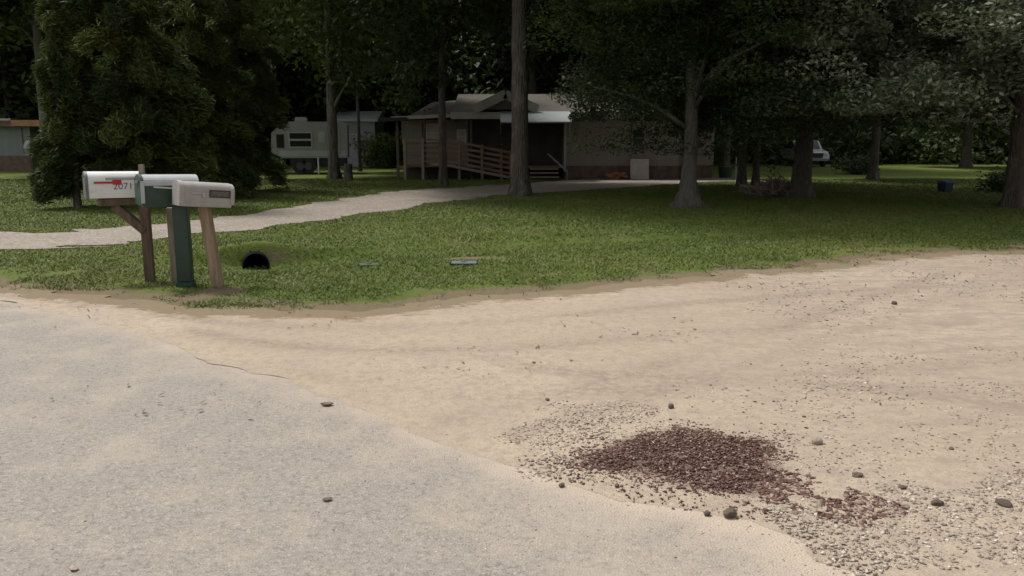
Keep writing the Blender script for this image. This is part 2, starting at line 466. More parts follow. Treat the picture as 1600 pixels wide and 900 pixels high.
# ------------------------------------------------------------------ ground: one sheet, with a swale in front of the culvert mouth
MOUTH = np.array(P(400, 418, -.20)[:2])
AX = np.array([-.33, .944])                 # pipe axis, away from the camera
PR = .17
def height(x, y):
    dx = x - MOUTH[0]; dy = y - MOUTH[1]
    s = dx * AX[0] + dy * AX[1]             # along the pipe
    w = dx * AX[1] - dy * AX[0]             # across (to the right)
    low = -.20 * np.exp(-(w / 1.1) ** 2) * np.exp(-(np.minimum(s, 0) / 1.3) ** 2)
    # the swale runs on to the right
    low = low - .09 * np.exp(-((s + .35) / .7) ** 2) * (1 / (1 + np.exp(-(w - .3) * 3))) * np.exp(-(np.maximum(w - 6, 0) / 3) ** 2)
    st = np.clip((s - .05) / .22, 0, 1); st = st * st * (3 - 2 * st)
    bank = .12 * np.exp(-(w / .55) ** 2) * np.exp(-(np.maximum(s - .3, 0) / .9) ** 2)
    return low * (1 - st) + bank * st
def axis(segs):
    out = [segs[0][0]]
    for a, b, d in segs:
        n = max(1, int(round((b - a) / d))); out += list(np.linspace(a, b, n + 1)[1:])
    return np.array(out)
gx = axis([(-400, -60, 20), (-60, -14, 2), (-14, MOUTH[0] - 1.2, .35), (MOUTH[0] - 1.2, MOUTH[0] + 1.2, .035), (MOUTH[0] + 1.2, 8, .3), (8, 60, 2), (60, 400, 20)])
gy = axis([(-60, 2, 4), (2, MOUTH[1] - 1.2, .3), (MOUTH[1] - 1.2, MOUTH[1] + 1.2, .035), (MOUTH[1] + 1.2, 16, .3), (16, 60, 2), (60, 500, 20)])
GX, GY = np.meshgrid(gx, gy, indexing='ij')
GZ = height(GX.ravel(), GY.ravel())
n0, n1 = GX.shape
idx = np.arange(n0 * n1).reshape(n0, n1)
F = np.stack([idx[:-1, :-1], idx[1:, :-1], idx[1:, 1:], idx[:-1, 1:]], -1).reshape(-1, 4)
cx = GX.ravel()[F].mean(1); cy = GY.ravel()[F].mean(1); cz = GZ[F].mean(1)
dx = cx - MOUTH[0]; dy = cy - MOUTH[1]
s_ = dx * AX[0] + dy * AX[1]; w_ = dx * AX[1] - dy * AX[0]
hole = (s_ > .0) & (s_ < .6) & (np.abs(w_) < PR) & (np.hypot(w_, cz + .17) < PR - .015) & (cz > -.198)
F = F[~hole]
soil = np.zeros(n0 * n1)
X, Y = GX.ravel(), GY.ravel()
dx = X - MOUTH[0]; dy = Y - MOUTH[1]; s_ = dx * AX[0] + dy * AX[1]; w_ = dx * AX[1] - dy * AX[0]
nz = fbm(X, Y, 2.5, 4)
soil = np.exp(-((s_ - .16) / .16) ** 2) * np.exp(-((w_ - .25) / .62) ** 2) * (.2 + nz * .6)
pb = P(342, 455); soil = np.maximum(soil, np.exp(-(((X - pb[0]) / .32) ** 2 + ((Y - pb[1]) / .30) ** 2)) * (.4 + nz * 1.2))
ml = P(735, 402); soil = np.maximum(soil, np.exp(-(((X - ml[0]) / .6) ** 2 + ((Y - ml[1]) / .35) ** 2)) * nz * 1.1)
ed_ = Y - np.interp(X, LAWN_EDGE[:, 0], LAWN_EDGE[:, 1])
soil = np.maximum(soil, np.clip(1.1 - np.abs(ed_) / .7, 0, 1) * .8 * (X > -20) * (X < 20))
g = link('ground', mesh_np('ground', np.stack([X, Y, GZ], 1), F, soil, 'soil'), M['lawn'], smooth=True)
tag(g, 'mown green lawn with bare worn patches', 'lawn', kind='structure')

# sand lot between lawn and asphalt: runs off to the right and back past the camera
sand_outline = list(map(tuple, LAWN_EDGE)) + [(40, 28), (60, 20), (60, -40)] + list(map(tuple, ROAD_EDGE[::-1]))
SAND = np.array(sand_outline)
sx_, sy_ = np.meshgrid(np.arange(-9, 14, .08), np.arange(1, 15, .08)); sx_, sy_ = sx_.ravel(), sy_.ravel()
q_ = inside(SAND, sx_, sy_) ; sx_, sy_ = sx_[q_], sy_[q_]
SV, ST_ = cdt(SAND, np.stack([sx_, sy_], 1))
ld = line_dist(LAWN_EDGE[::4], SV[:, 0], SV[:, 1])
core_px = [(915, 728), (935, 712), (965, 692), (1010, 684), (1070, 680), (1130, 688), (1185, 694), (1205, 708), (1212, 735), (1215, 752), (1205, 768), (1160, 776), (1095, 766), (1030, 748), (965, 740)]
cwp = np.array(poly_world(core_px)); in_c = inside(cwp, SV[:, 0], SV[:, 1]); d_c = line_dist(np.vstack([cwp, cwp[:1]]), SV[:, 0], SV[:, 1])
fines = np.where(in_c, .42 + np.minimum(d_c * 3, .5), .42 * np.exp(-d_c / .06))
trk = np.zeros(len(SV))
for tp_ in ([(250, 495), (450, 512), (760, 505), (1050, 478), (1400, 452), (1600, 440)], [(300, 520), (520, 548), (820, 545), (1150, 520), (1600, 500)],
            [(480, 590), (760, 622), (1100, 600), (1600, 560)], [(760, 560), (900, 585), (1250, 600), (1620, 640)], [(700, 660), (900, 610), (1200, 520), (1500, 420)], [(820, 680), (1040, 610), (1320, 520), (1600, 430)]):
    trk = np.maximum(trk, np.exp(-(line_dist(smooth_line(poly_world(tp_), .15), SV[:, 0], SV[:, 1]) / .11) ** 2))
trk = trk * np.clip(fbm(SV[:, 0], SV[:, 1], .9, 3) * 2.2 - .5, 0, 1)
rd_ = line_dist(ROAD_EDGE[::3], SV[:, 0], SV[:, 1])
lip = np.where((SV[:, 0] < -.75) & (SV[:, 0] > -3.0), .0035 * np.clip((fbm(SV[:, 0], SV[:, 1], 3, 3) - .42) * 6, 0, 1), 0)
sz_ = .0058 + lip * np.clip(1 - rd_ / .3, 0, 1) + .0042 * np.clip(rd_ / .25, 0, 1)
sand = link('dirt_lot', mesh_np('dirt_lot', np.stack([SV[:, 0], SV[:, 1], sz_], 1), ST_, np.exp(-ld / .42), 'verge'), M['sand'])
for nm_, va_ in (('fines', fines), ('track', trk)):
    a_ = sand.data.attributes.new(nm_, 'FLOAT', 'POINT'); a_.data.foreach_set('value', va_.astype(np.float32))
tag(sand, 'pale sandy dirt turnout beside the road', 'dirt', kind='structure')
# asphalt, as a grid carrying the dust attribute
# its near side lies under the feathered sand, its far side is behind and left of the camera
road_outline = np.vstack([ROAD_EDGE + np.array([.05, .10]), [(16, -40), (-3.2, -5.6), (-14, 4.0), (-30, 16.5), (-60, 38)]])
bx_, by_ = np.meshgrid(np.arange(-8, 4, .07), np.arange(-2, 9, .07)); bx_, by_ = bx_.ravel(), by_.ravel()
q_ = inside(road_outline, bx_, by_); bx_, by_ = bx_[q_], by_[q_]
RV, RT = cdt(road_outline, np.stack([bx_, by_], 1))
xx, yy = RV[:, 0], RV[:, 1]
dd = line_dist(ROAD_EDGE[::3], xx, yy)
dust = np.exp(-dd / .16) * np.where(xx < -.6, .22, .36) + .06 * np.exp(-dd / 1.6)
dust = dust + .06 * (fbm(xx, yy, .55, 4) - .42)
dust = np.where(xx > -.3, dust + .20 * np.clip((xx + .3) / 1.3, 0, 1), dust)
road = link('road', mesh_np('road', np.stack([xx, yy, np.full(len(xx), .005)], 1), RT, dust, 'dust'), M['asphalt'])
tag(road, 'worn grey asphalt road dusted with sand', 'road', kind='structure')
drive_outline = np.vstack([DR_UP, DR_LO[::-1]])
drive = poly_sheet('gravel_driveway', drive_outline, .008, M['gravel'], 'pale gravel driveway curving to the house')

# ------------------------------------------------------------------ grass blades
def make_grass():
    N = 620000
    # density falls with distance: sample depth then width
    yy_ = 6.6 + (rng.random(N) ** 1.6) * 26
    xx_ = (rng.random(N) - .5) * 2 * (yy_ * .70 + 1.0)
    edge_y = np.interp(xx_, LAWN_EDGE[:, 0], LAWN_EDGE[:, 1])
    keep = (yy_ > edge_y - .55)
    # ragged fringe over the sand
    dsd = yy_ - edge_y
    fr = fbm(xx_, yy_, 2.2, 5)
    keep &= (rng.random(N) < np.clip((fr - .56 + dsd * .42) * 4, 0, 1))
    keep &= ~inside(drive_outline, xx_, yy_)
    dx = xx_ - MOUTH[0]; dy = yy_ - MOUTH[1]; s = dx * AX[0] + dy * AX[1]; w = dx * AX[1] - dy * AX[0]
    so = .75 * np.exp(-((s - .16) / .16) ** 2) * np.exp(-((w - .25) / .6) ** 2)
    for (px, py, a, b) in ((342, 455, .32, .3), (735, 402, .5, .25)):
        q = P(px, py); so = np.maximum(so, np.exp(-(((xx_ - q[0]) / a) ** 2 + ((yy_ - q[1]) / b) ** 2)))
    keep &= (rng.random(N) > so * 1.2)
    keep &= ~((s > -.1) & (s < .3) & (np.abs(w) < PR + .02))
    x = xx_[keep]; y = yy_[keep]; n = len(x)
    h = (.010 + .016 * rng.random(n)) * (.7 + .7 * fbm(x, y, 1.1, 3)) * (1 + y / 30)
    wd = .0028 * (1 + y / 8)
    a = rng.random(n) * 2 * np.pi; ln = .5 + rng.random(n) * 1.6; la = rng.random(n) * 2 * np.pi
    z = height(x, y) - .002 + np.where(y < np.interp(x, LAWN_EDGE[:, 0], LAWN_EDGE[:, 1]) + .1, .010, 0)
    b0 = np.stack([x - np.cos(a) * wd, y - np.sin(a) * wd, z], 1)
    b1 = np.stack([x + np.cos(a) * wd, y + np.sin(a) * wd, z], 1)
    tp = np.stack([x + np.cos(la) * h * ln, y + np.sin(la) * h * ln, z + h], 1)
    V = np.stack([b0, b1, tp], 1).reshape(-1, 3)
    Fc = np.arange(n * 3).reshape(-1, 3)
    o = link('grass', mesh_np('grass', V, Fc, np.repeat(rng.random(n), 3)), M['blades'])
    tag(o, 'short green mown grass blades over the lawn', 'grass', kind='stuff')
make_grass()

# ------------------------------------------------------------------ stones
ROADP = road_outline - np.array([.05, .10])
def ico(level=1):
    bm = bmesh.new(); bmesh.ops.create_icosphere(bm, subdivisions=level, radius=1)
    bm.verts.ensure_lookup_table()
    v = np.array([q.co[:] for q in bm.verts]); f = np.array([[q.index for q in p.verts] for p in bm.faces]); bm.free()
    return v, f
IV, IF = ico(1)
def rot_rand(n):
    q = rng.normal(size=(n, 4)); q /= np.linalg.norm(q, axis=1)[:, None]
    w, x, y, z = q.T
    return np.stack([np.stack([1 - 2 * (y * y + z * z), 2 * (x * y - z * w), 2 * (x * z + y * w)], -1),
                     np.stack([2 * (x * y + z * w), 1 - 2 * (x * x + z * z), 2 * (y * z - x * w)], -1),
                     np.stack([2 * (x * z - y * w), 2 * (y * z + x * w), 1 - 2 * (x * x + y * y)], -1)], 1)
def stones(name, x, y, r, mat, label, cat, zoff=None, tint=None):
    n = len(x)
    sh = IV[None] * (1 + (rng.random((n, len(IV), 1)) - .5) * .95)
    sh = sh * (np.stack([1 + rng.random(n) * .5, .8 + rng.random(n) * .3, .55 + rng.random(n) * .3], 1))[:, None]
    sh = np.einsum('nij,nvj->nvi', rot_rand(n), sh)
    sh[:, :, 2] *= .50
    z = height(x, y) + .010 + (zoff if zoff is not None else 0)
    z = z - np.where(inside(ROADP, x, y), .0055, .0005)
    V = sh * r[:, None, None] + np.stack([x, y, z + r * .16], 1)[:, None]
    Fc = (IF[None] + (np.arange(n) * len(IV))[:, None, None]).reshape(-1, 3)
    tn = rng.random(n) if tint is None else tint
    o = link(name, mesh_np(name, V.reshape(-1, 3), Fc, np.repeat(tn, len(IV))), mat)
    return tag(o, label, cat, kind='stuff')
def scatter_px(poly, n, fall=None):
    """even scatter in world inside an outline given in picture coordinates on the ground"""
    wp = np.array(poly_world(poly)); lo = wp.min(0); hi = wp.max(0); out = np.zeros((0, 2))
    while len(out) < n:
        q = lo + rng.random((n * 2, 2)) * (hi - lo)
        q = q[inside(wp, q[:, 0], q[:, 1])]; out = np.vstack([out, q])
    return out[:n, 0], out[:n, 1]
# the red-brown heap, with a trail towards the lower right
core = [(915, 728), (935, 712), (965, 692), (1010, 684), (1070, 680), (1130, 688), (1185, 694), (1205, 708), (1200, 735), (1215, 752), (1205, 768), (1160, 776), (1095, 766), (1030, 748), (965, 740)]
cw = np.array(poly_world(core))
big = [(830, 745), (880, 665), (1000, 640), (1230, 650), (1330, 720), (1360, 800), (1230, 825), (1060, 800), (900, 775)]
x1_, y1_ = scatter_px(big, 46000)
dsg = line_dist(np.vstack([cw, cw[:1]]), x1_, y1_); dsg = np.where(inside(cw, x1_, y1_), -dsg, dsg)
dsg = dsg + (fbm(x1_, y1_, 5, 5) - .5) * .40 + (fbm(x1_, y1_, 22, 3) - .5) * .12
pr = np.where(dsg < 0, np.where(fbm(x1_, y1_, 11, 4) < .40, .30, .95), .50 * np.exp(-dsg / .07)) 
k = rng.random(len(x1_)) < pr
x1_, y1_, dsg = x1_[k], y1_[k], dsg[k]
x2_, y2_ = x1_[:0], y1_[:0]
trail = [(1180, 745), (1240, 742), (1310, 760), (1420, 795), (1450, 840), (1330, 825), (1260, 812), (1190, 800)]
x3_, y3_ = scatter_px(trail, 1500); k = (fbm(x3_, y3_, 7, 4) > .45); x3_, y3_ = x3_[k], y3_[k]
xa = np.concatenate([x1_, x2_, x3_]); ya = np.concatenate([y1_, y2_, y3_])
ra = np.concatenate([.0024 + .0072 * rng.random(len(x1_)) ** 2.6, .004 + .007 * rng.random(len(x2_)) ** 2, .004 + .010 * rng.random(len(x3_)) ** 2])
zo = np.concatenate([.010 * rng.random(len(x1_)) * np.clip(-dsg / .08, 0, 1), np.zeros(len(x2_) + len(x3_))])
ti = np.concatenate([rng.random(len(x1_)) ** 1.5 * .92, rng.random(len(x2_)), rng.random(len(x3_))]); ti = np.where(rng.random(len(ti)) < .11, .9 + .1 * rng.random(len(ti)), ti * .85)
stones('red_gravel', xa, ya, ra, M['red_stone'], 'heap of dark red brown crushed stone spilled on the sand', 'gravel', zo, ti)
# pale and grey grit around it
def grit(poly, n, r0, r1, thr, s=4):
    wp = np.array(poly_world(poly)); c_ = wp.mean(0); x, y = scatter_px([(800 + (a - np.mean([q[0] for q in poly])) * 1.25 + np.mean([q[0] for q in poly]) - 800, (b_ - np.mean([q[1] for q in poly])) * 1.18 + np.mean([q[1] for q in poly])) for a, b_ in poly], int(n * 1.35))
    sd_ = line_dist(np.vstack([wp, wp[:1]]), x, y); sd_ = np.where(inside(wp, x, y), sd_, -sd_); sc0 = np.sqrt(np.ptp(wp[:, 0]) * np.ptp(wp[:, 1]))
    k = (fbm(x, y, s, 4) + np.clip(sd_ / (sc0 * .22), -1, .3) * .22 - .05 > thr + (rng.random(len(x)) - .5) * .16); x, y = x[k], y[k]
    return x, y, r0 + (r1 - r0) * rng.random(len(x)) ** 2.5
G = [grit([(785, 690), (820, 655), (900, 632), (1020, 640), (1010, 680), (930, 700), (920, 750), (840, 745), (790, 715)], 2300, .003, .010, .36),
     grit([(1230, 800), (1400, 770), (1610, 745), (1610, 905), (1360, 905)], 3400, .003, .011, .42),
     grit([(1180, 600), (1610, 560), (1610, 780), (1300, 760), (1250, 690)], 2600, .003, .010, .50),
     grit([(1000, 470), (1610, 400), (1610, 600), (1150, 640)], 3500, .004, .013, .53, 1.5),
     grit([(300, 490), (1000, 470), (1200, 640), (760, 690), (500, 600)], 900, .003, .007, .55, 2),
     grit([(760, 760), (1000, 790), (1300, 860), (1320, 905), (700, 905)], 700, .002, .005, .46)]
xg = np.concatenate([q[0] for q in G]); yg = np.concatenate([q[1] for q in G]); rg = np.concatenate([q[2] for q in G])
stones('gravel', xg, yg, rg, M['tan_stone'], 'loose pale gravel and grit on the sandy ground', 'gravel', None, rng.random(len(xg)) ** 1.6)
G = [grit([(0, 480), (270, 550), (560, 650), (900, 770), (1300, 905), (0, 905)], 1500, .0015, .0050, .52, 3),
     grit([(1180, 590), (1610, 560), (1610, 905), (1300, 905), (1250, 690)], 900, .003, .009, .50),
     grit([(1000, 470), (1610, 400), (1610, 600), (1100, 660)], 700, .004, .012, .53, 1.5),
     grit([(780, 690), (900, 630), (1020, 640), (920, 750)], 350, .003, .007, .4)]
xg = np.concatenate([q[0] for q in G]); yg = np.concatenate([q[1] for q in G]); rg = np.concatenate([q[2] for q in G])
stones('pebbles', xg, yg, rg, M['dark_stone'], 'small dark pebbles strewn over road and sand', 'pebbles', None, rng.random(len(xg)))

def rock(px, py, wpx, hk, label, mat='dark_stone', seed=0):
    x, y, z = P(px, py)
    d = math.hypot(x, y); R = wpx / FPX * math.hypot(d, CAM_H) / 2 * .86
    bm = bmesh.new(); bmesh.ops.create_icosphere(bm, subdivisions=3, radius=1)
    r = random.Random(seed)
    planes = [Vector((r.gauss(0, 1), r.gauss(0, 1), r.gauss(0, 1))).normalized() for _ in range(9)]
    cut = [r.uniform(.62, .9) for _ in planes]
    for v in bm.verts:
        for p_, c_ in zip(planes, cut):
            dd_ = v.co.dot(p_)
            if dd_ > c_: v.co -= p_ * (dd_ - c_)
        v.co *= 1 + (r.random() - .5) * .11
        v.co = Vector((v.co.x * R * 1.1, v.co.y * R * .85, v.co.z * R * hk))
    me = bpy.data.meshes.new('stone'); bm.to_mesh(me); bm.free()
    a = me.attributes.new('tint', 'FLOAT', 'POINT'); a.data.foreach_set('value', np.full(len(me.vertices), r.uniform(.2, .7), dtype=np.float32))
    o = link('stone', me, M[mat]); o.location = (x, y, .010 + R * hk * .45); o.rotation_euler = (0, 0, r.uniform(0, 6))
    return tag(o, label, 'stone')
rock(1276, 696, 19, .75, 'rounded grey tan stone lying right of the red gravel heap', 'tan_stone', 3)
rock(1141, 809, 26, .7, 'dark brown stone at the lower edge of the red gravel heap, by the asphalt', 'dark_stone', 4)
rock(1105, 807, 13, .7, 'small dark stone just left of the larger brown one below the gravel heap', 'dark_stone', 21)
rock(1048, 640, 13, .95, 'upright dark stone on clean sand behind the gravel heap', 'dark_stone', 5)
rock(855, 628, 9, .7, 'small dark stone on clean sand behind the pale grit patch', 'dark_stone', 6)
rock(1339, 747, 20, .45, 'flat dark stone right of the trail of red gravel', 'dark_stone', 7)
rock(1397, 477, 11, .8, 'lone dark stone far back on the sand near the lawn', 'dark_stone', 8)
rock(1465, 792, 22, .5, 'flat dark stone at right, in the grey grit', 'dark_stone', 9)
rock(1568, 792, 24, .45, 'broad flat dark stone near the right edge of the picture', 'dark_stone', 10)
rock(1410, 766, 14, .5, 'small flat dark stone between two larger flat stones at right', 'dark_stone', 11)
rock(963, 763, 12, .6, 'small dark stone on bare sand just below the left end of the red heap', 'dark_stone', 12)
rock(878, 762, 14, .4, 'thin dark chip where the asphalt meets the pale grit', 'dark_stone', 13)
rock(1486, 705, 8, .8, 'tiny dark stone on plain sand at right, above the flat stones', 'dark_stone', 14)
rock(1165, 788, 12, .9, 'pale stone in the lower right part of the red gravel heap', 'tan_stone', 15)
rock(116, 893, 14, .5, 'pale chip of stone lying on asphalt at the lower left', 'tan_stone', 16)

# fallen leaves and bits of bark along the lawn's edge and over the right of the lot
n_ = 5200
lx_ = -6 + rng.random(n_) * 18; ey_ = np.interp(lx_, LAWN_EDGE[:, 0], LAWN_EDGE[:, 1])
ly_ = ey_ + .35 - rng.random(n_) ** 2.2 * 3.2
k_ = (fbm(lx_, ly_, 1.4, 4) > .5) & (rng.random(n_) < np.clip((lx_ + 7) / 9, .15, 1)) & (ly_ > 2)
lx_, ly_ = lx_[k_], ly_[k_]; n_ = len(lx_)
an_ = rng.random(n_) * 6.283; sz2 = .008 + .020 * rng.random(n_) ** 2; tl = rng.normal(size=(n_, 2)) * .3
ax_ = np.stack([np.cos(an_), np.sin(an_), tl[:, 0]], 1) * sz2[:, None]; bx2 = np.stack([-np.sin(an_), np.cos(an_), tl[:, 1]], 1) * sz2[:, None] * .4
c0 = np.stack([lx_, ly_, height(lx_, ly_) + .015 + sz2 * .2], 1)
V = np.stack([c0 - ax_, c0 - bx2, c0 + ax_, c0 + bx2], 1).reshape(-1, 3)
tag(link('leaf_litter', mesh_np('leaf_litter', V, np.arange(n_ * 4).reshape(-1, 4)), M['dry_leaf']), 'scattered dry leaves and bark bits on sand by the lawn', 'leaf litter', kind='stuff')

# dry curled leaves on the road
def dry_leaf(px, py, L, rz, label):
    x, y, z = P(px, py)
    V = []; nn = 9
    for i in range(nn):
        s = i / (nn - 1); wd = math.sin(math.pi * min(1, s * 1.02)) ** .7 * .34 * L * (1 + .25 * math.sin(i * 2.6))
        for j, q in enumerate((-1, -.4, .4, 1)):
            V.append(((s - .5) * L, q * wd, .004 + abs(q) ** 1.5 * .16 * L * (.5 + .5 * math.sin(s * 3)) + .10 * L * (s - .5) ** 2 * 4))
    Fq = [(i * 4 + j, i * 4 + j + 1, i * 4 + j + 5, i * 4 + j + 4) for i in range(nn - 1) for j in range(3)]
    o = link('dry_leaf', mesh_np('dry_leaf', V, Fq), M['dry_leaf'], smooth=True)
    o.location = (x, y, .0022); o.rotation_euler = (0, 0, rz)
    m = o.modifiers.new('t', 'SOLIDIFY'); m.thickness = .0015
    return tag(o, label, 'leaf')
dry_leaf(511, 635, .075, .15, 'dark curled dry leaf on the road beside the sand edge')
dry_leaf(512, 784, .045, .5, 'pale brown dry leaf flat on the asphalt in the left foreground')

# ------------------------------------------------------------------ culvert pipe
def culvert():
    e = empty('culvert', (MOUTH[0], MOUTH[1], -.20), 0, 'black corrugated culvert pipe mouth set in the bank below the gravel driveway', 'culvert pipe')
    bm = bmesh.new(); seg = 36; ax = Vector((AX[0], AX[1], 0)); ac = Vector((AX[1], -AX[0], 0)); up = Vector((0, 0, 1))
    cz = .03
    def ring(s, r): return [bm.verts.new(ax * s + (ac * math.cos(a) + up * math.sin(a)) * r + up * cz) for a in [2 * math.pi * i / seg for i in range(seg)]]
    R_ = []
    s = -.05
    R_.append(ring(s, PR - .008)); R_.append(ring(s, PR + .002))
    def bridge(a, b):
        for i in range(seg): bm.faces.new((a[i], a[(i + 1) % seg], b[(i + 1) % seg], b[i]))
    outer = R_[1]; bridge(R_[0], R_[1])
    prev = outer
    for k in range(1, 14):
        rr = PR + (.01 if k % 2 == 0 else -.004); q = ring(s + k * .045, rr); bridge(prev, q); prev = q
    prev = R_[0]
    for k in range(1, 60):
        rr = PR - .012 - (.010 if k % 2 else 0); q = ring(s + k * .045, rr); bridge(prev, q); prev = q
    bm.faces.new(prev)
    me = bpy.data.meshes.new('pipe'); bm.to_mesh(me); bm.free()
    link('pipe', me, M['pipe'], e)
    # a little silt on the pipe floor
    b = MB(); prof = [(math.cos(a) * (PR - .024), cz + math.sin(a) * (PR - .024)) for a in [math.pi + .35 + i * (math.pi - .7) / 10 for i in range(11)]]
    b.prism(prof, ac, up, ax * 1.2, ax * -.04); b.done('silt', M['pipe'], e)
culvert()

# lids set in the lawn
def lid(px, py, L, Wd, mat, rz, label, name):
    x, y, z = P(px, py)
    e = empty(name, (x, y, float(height(np.array([x]), np.array([y]))[0])), rz, label, 'meter box lid')
    b = MB(); b.b2((-L / 2, -Wd / 2, -.02), (L / 2, Wd / 2, .012), .004)
    b.done('rim', M['pipe'], e)
    b = MB(); b.b2((-L / 2 + .015, -Wd / 2 + .012, .0122), (L / 2 - .015, Wd / 2 - .012, .022), .003)
    b.done('cover', mat, e)
    b = MB(); b.b2((-.03, -.012, .0223), (.03, .012, .027), .001); b.done('finger_grip', M['pipe'], e)
lid(725, 412, .34, .26, M['lid_grey'], .05, 'pale blue grey meter box lid lying in the lawn', 'meter_box')
lid(577, 413, .26, .20, M['lid_green'], .3, 'dark green lid sunk in the grass right of the culvert', 'valve_box')

# ------------------------------------------------------------------ mailboxes
def arch(Wd, H, n=12, r=None):
    r = Wd / 2 if r is None else r
    pts = [(-Wd / 2, 0), (Wd / 2, 0)]
    k = (H - (H - r)) / r
    for i in range(n + 1):
        a = math.pi * i / n
        pts.append((math.cos(a) * Wd / 2, (H - r) + math.sin(a) * r))
    return pts
def text_mesh(body, size, mat, parent, name, loc, rot, depth=.0015):
    cu = bpy.data.curves.new(name, 'FONT'); cu.body = body; cu.size = size; cu.extrude = depth
    cu.align_x = 'CENTER'; cu.align_y = 'CENTER'
    tmp = bpy.data.objects.new('tmp_text', cu); C.objects.link(tmp)
    me = bpy.data.meshes.new_from_object(tmp.evaluated_get(bpy.context.evaluated_depsgraph_get()))
    bpy.data.objects.remove(tmp)
    o = link(name, me, mat, parent); o.location = loc; o.rotation_euler = rot
    return o
HP = math.pi / 2

# A: white arched box on a brown wooden cantilever post
xa_, ya_, _ = P(235, 439)
YA = math.radians(33)
A = empty('mailbox', (xa_, ya_, 0), 0, 'white arched metal mailbox with red flag and the number 2071, on a brown wooden post', 'mailbox')
ptop = W(235, 257, ya_)
b = MB(); zt_a = ptop[2] - .10; b.box((0, 0, zt_a / 2 - .05), (.098, .098, zt_a + .1), Matrix.Rotation(.25, 3, 'Z'), .006); b.done('post', M['wood_brown'], A)
b = MB(); b.box((0, 0, ptop[2] - .05), (.055, .055, .10), Matrix.Rotation(.25, 3, 'Z'), .004); b.done('post_cap', M['wood_grey'], A)
bc = Vector(W(181, 308.5, ya_ - .02)); bc -= Vector((xa_, ya_, 0))
dirx = Vector((math.cos(YA), math.sin(YA), 0))
side = Vector((-math.sin(YA), math.cos(YA), 0))
b = MB(); a0 = bc - dirx * .17 + Vector((0, 0, -.045)); a1 = bc + dirx * .40 + Vector((0, 0, -.045))
b.bar(a0, a1, .15, .075, .004); b.done('arm', M['wood_brown'], A)
b = MB(); b.bar(bc - dirx * .02 + Vector((0, 0, -.085)), (0 , -.02, bc.z - .36), .085, .085, .004); b.done('brace', M['wood_brown'], A)
boxA = empty('box_frame', bc, 0)
C.objects.unlink(boxA); bpy.data.objects.remove(boxA)
RA = Euler((0, math.radians(.8), YA)).to_matrix()
def place(o, c, R): o.matrix_local = Matrix.Translation(c) @ R.to_4x4(); return o
LA, WA, HA = .585, .19, .275
b = MB(); b.prism(arch(WA, HA), (0, 1, 0), (0, 0, 1), (LA - .03, 0, 0), (-LA / 2 + .03, 0, 0))
body = place(b.done('box', M['white_metal'], A, False), bc, RA)
b = MB(); b.prism(arch(WA + .012, HA + .006), (0, 1, 0), (0, 0, 1), (.028, 0, 0), (-LA / 2, 0, -.003))
door = place(b.done('door', M['grey_metal'], A), bc, RA)
b = MB(); b.box((-LA / 2 - .008, 0, HA * .82), (.014, .03, .02), None, .003); place(b.done('handle', M['grey_metal'], door), Vector(), Matrix.Identity(3))
fy = -WA / 2 - .008
fl = MB(); fl.b2((-.20, fy - .003, .152), (.0, fy + .001, .173), .001); fl.b2((-.035, fy - .0035, .140), (.050, fy + .0005, .190), .002)
flag = place(fl.done('flag', M['red_flag'], A), bc, RA)
fp = MB(); fp.tube([(-.20, fy - .008, .162), (-.20, fy + .012, .162)], .013, 10); place(fp.done('flag_pivot', M['grey_metal'], flag), Vector(), Matrix.Identity(3))
tx = text_mesh('2071', .098, M['ink_grey'], body, 'number', (.065, -WA / 2 - .0012, .120), (HP, 0, 0), .001)
b = MB(); b.b2((-.10, -WA / 2 - .0012, .186), (.27, -WA / 2 - .0002, .214)); b.done('faded_strip', simple('faded_strip', (.40, .385, .37), .6, .15), body)

# B: green plastic box on a green plastic post
xb, yb, _ = P(291, 447)
YB = math.radians(38)
B = empty('mailbox', (xb, yb, 0), 0, 'dark green plastic mailbox, roof coloured pale as sky reflection, on a square green post, between the other two', 'mailbox')
cb = Vector(W(262, 319, yb + .02)) - Vector((xb, yb, 0))
b = MB(); b.box((0, 0, cb.z / 2 - .06), (.15, .15, cb.z + .1), Matrix.Rotation(.22, 3, 'Z'), .012); b.done('post', M['green_plastic'], B)
b = MB(); b.box((0, 0, .03), (.18, .18, .07), Matrix.Rotation(.22, 3, 'Z'), .015); b.done('post_foot', M['green_dark'], B)
RB = Euler((0, math.radians(1.2), YB)).to_matrix()
LB, WB, HB = .56, .235, .305
b = MB(); b.b2((-LB / 2 + .02, -WB / 2 - .01, -.02), (LB / 2, WB / 2 + .01, .012), .008)
bb = b.prism([(-WB / 2, .012), (WB / 2, .012), (WB / 2, HB * .66), (-WB / 2, HB * .66)], (0, 1, 0), (0, 0, 1), (LB - .05, 0, 0), (-LB / 2 + .04, 0, 0)).done('box', M['green_plastic'], B)
place(bb, cb, RB)
roofp = [(-WB / 2 - .008, HB * .64), (WB / 2 + .008, HB * .64)] + [(math.cos(math.pi * i / 12) * (WB / 2 + .008), HB * .66 + math.sin(math.pi * i / 12) * HB * .34) for i in range(13)]
b = MB(); b.prism(roofp, (0, 1, 0), (0, 0, 1), (LB - .02, 0, 0), (-LB / 2 + .03, 0, 0)); rf = place(b.done('lid', M['grey_and_sheen'], B), cb, RB)  # green plastic lid; its pale grey is painted sky reflection
b = MB(); b.prism(arch(WB + .018, HB + .004, 12, HB * .34), (0, 1, 0), (0, 0, 1), (.03, 0, 0), (-LB / 2, 0, 0)); dB = place(b.done('door', M['green_dark'], B), cb, RB)
b = MB(); b.b2((-LB / 2 - .012, -.05, HB * .70), (-LB / 2 - .001, .05, HB * .80), .004); b.done('handle', M['grey_metal'], dB)
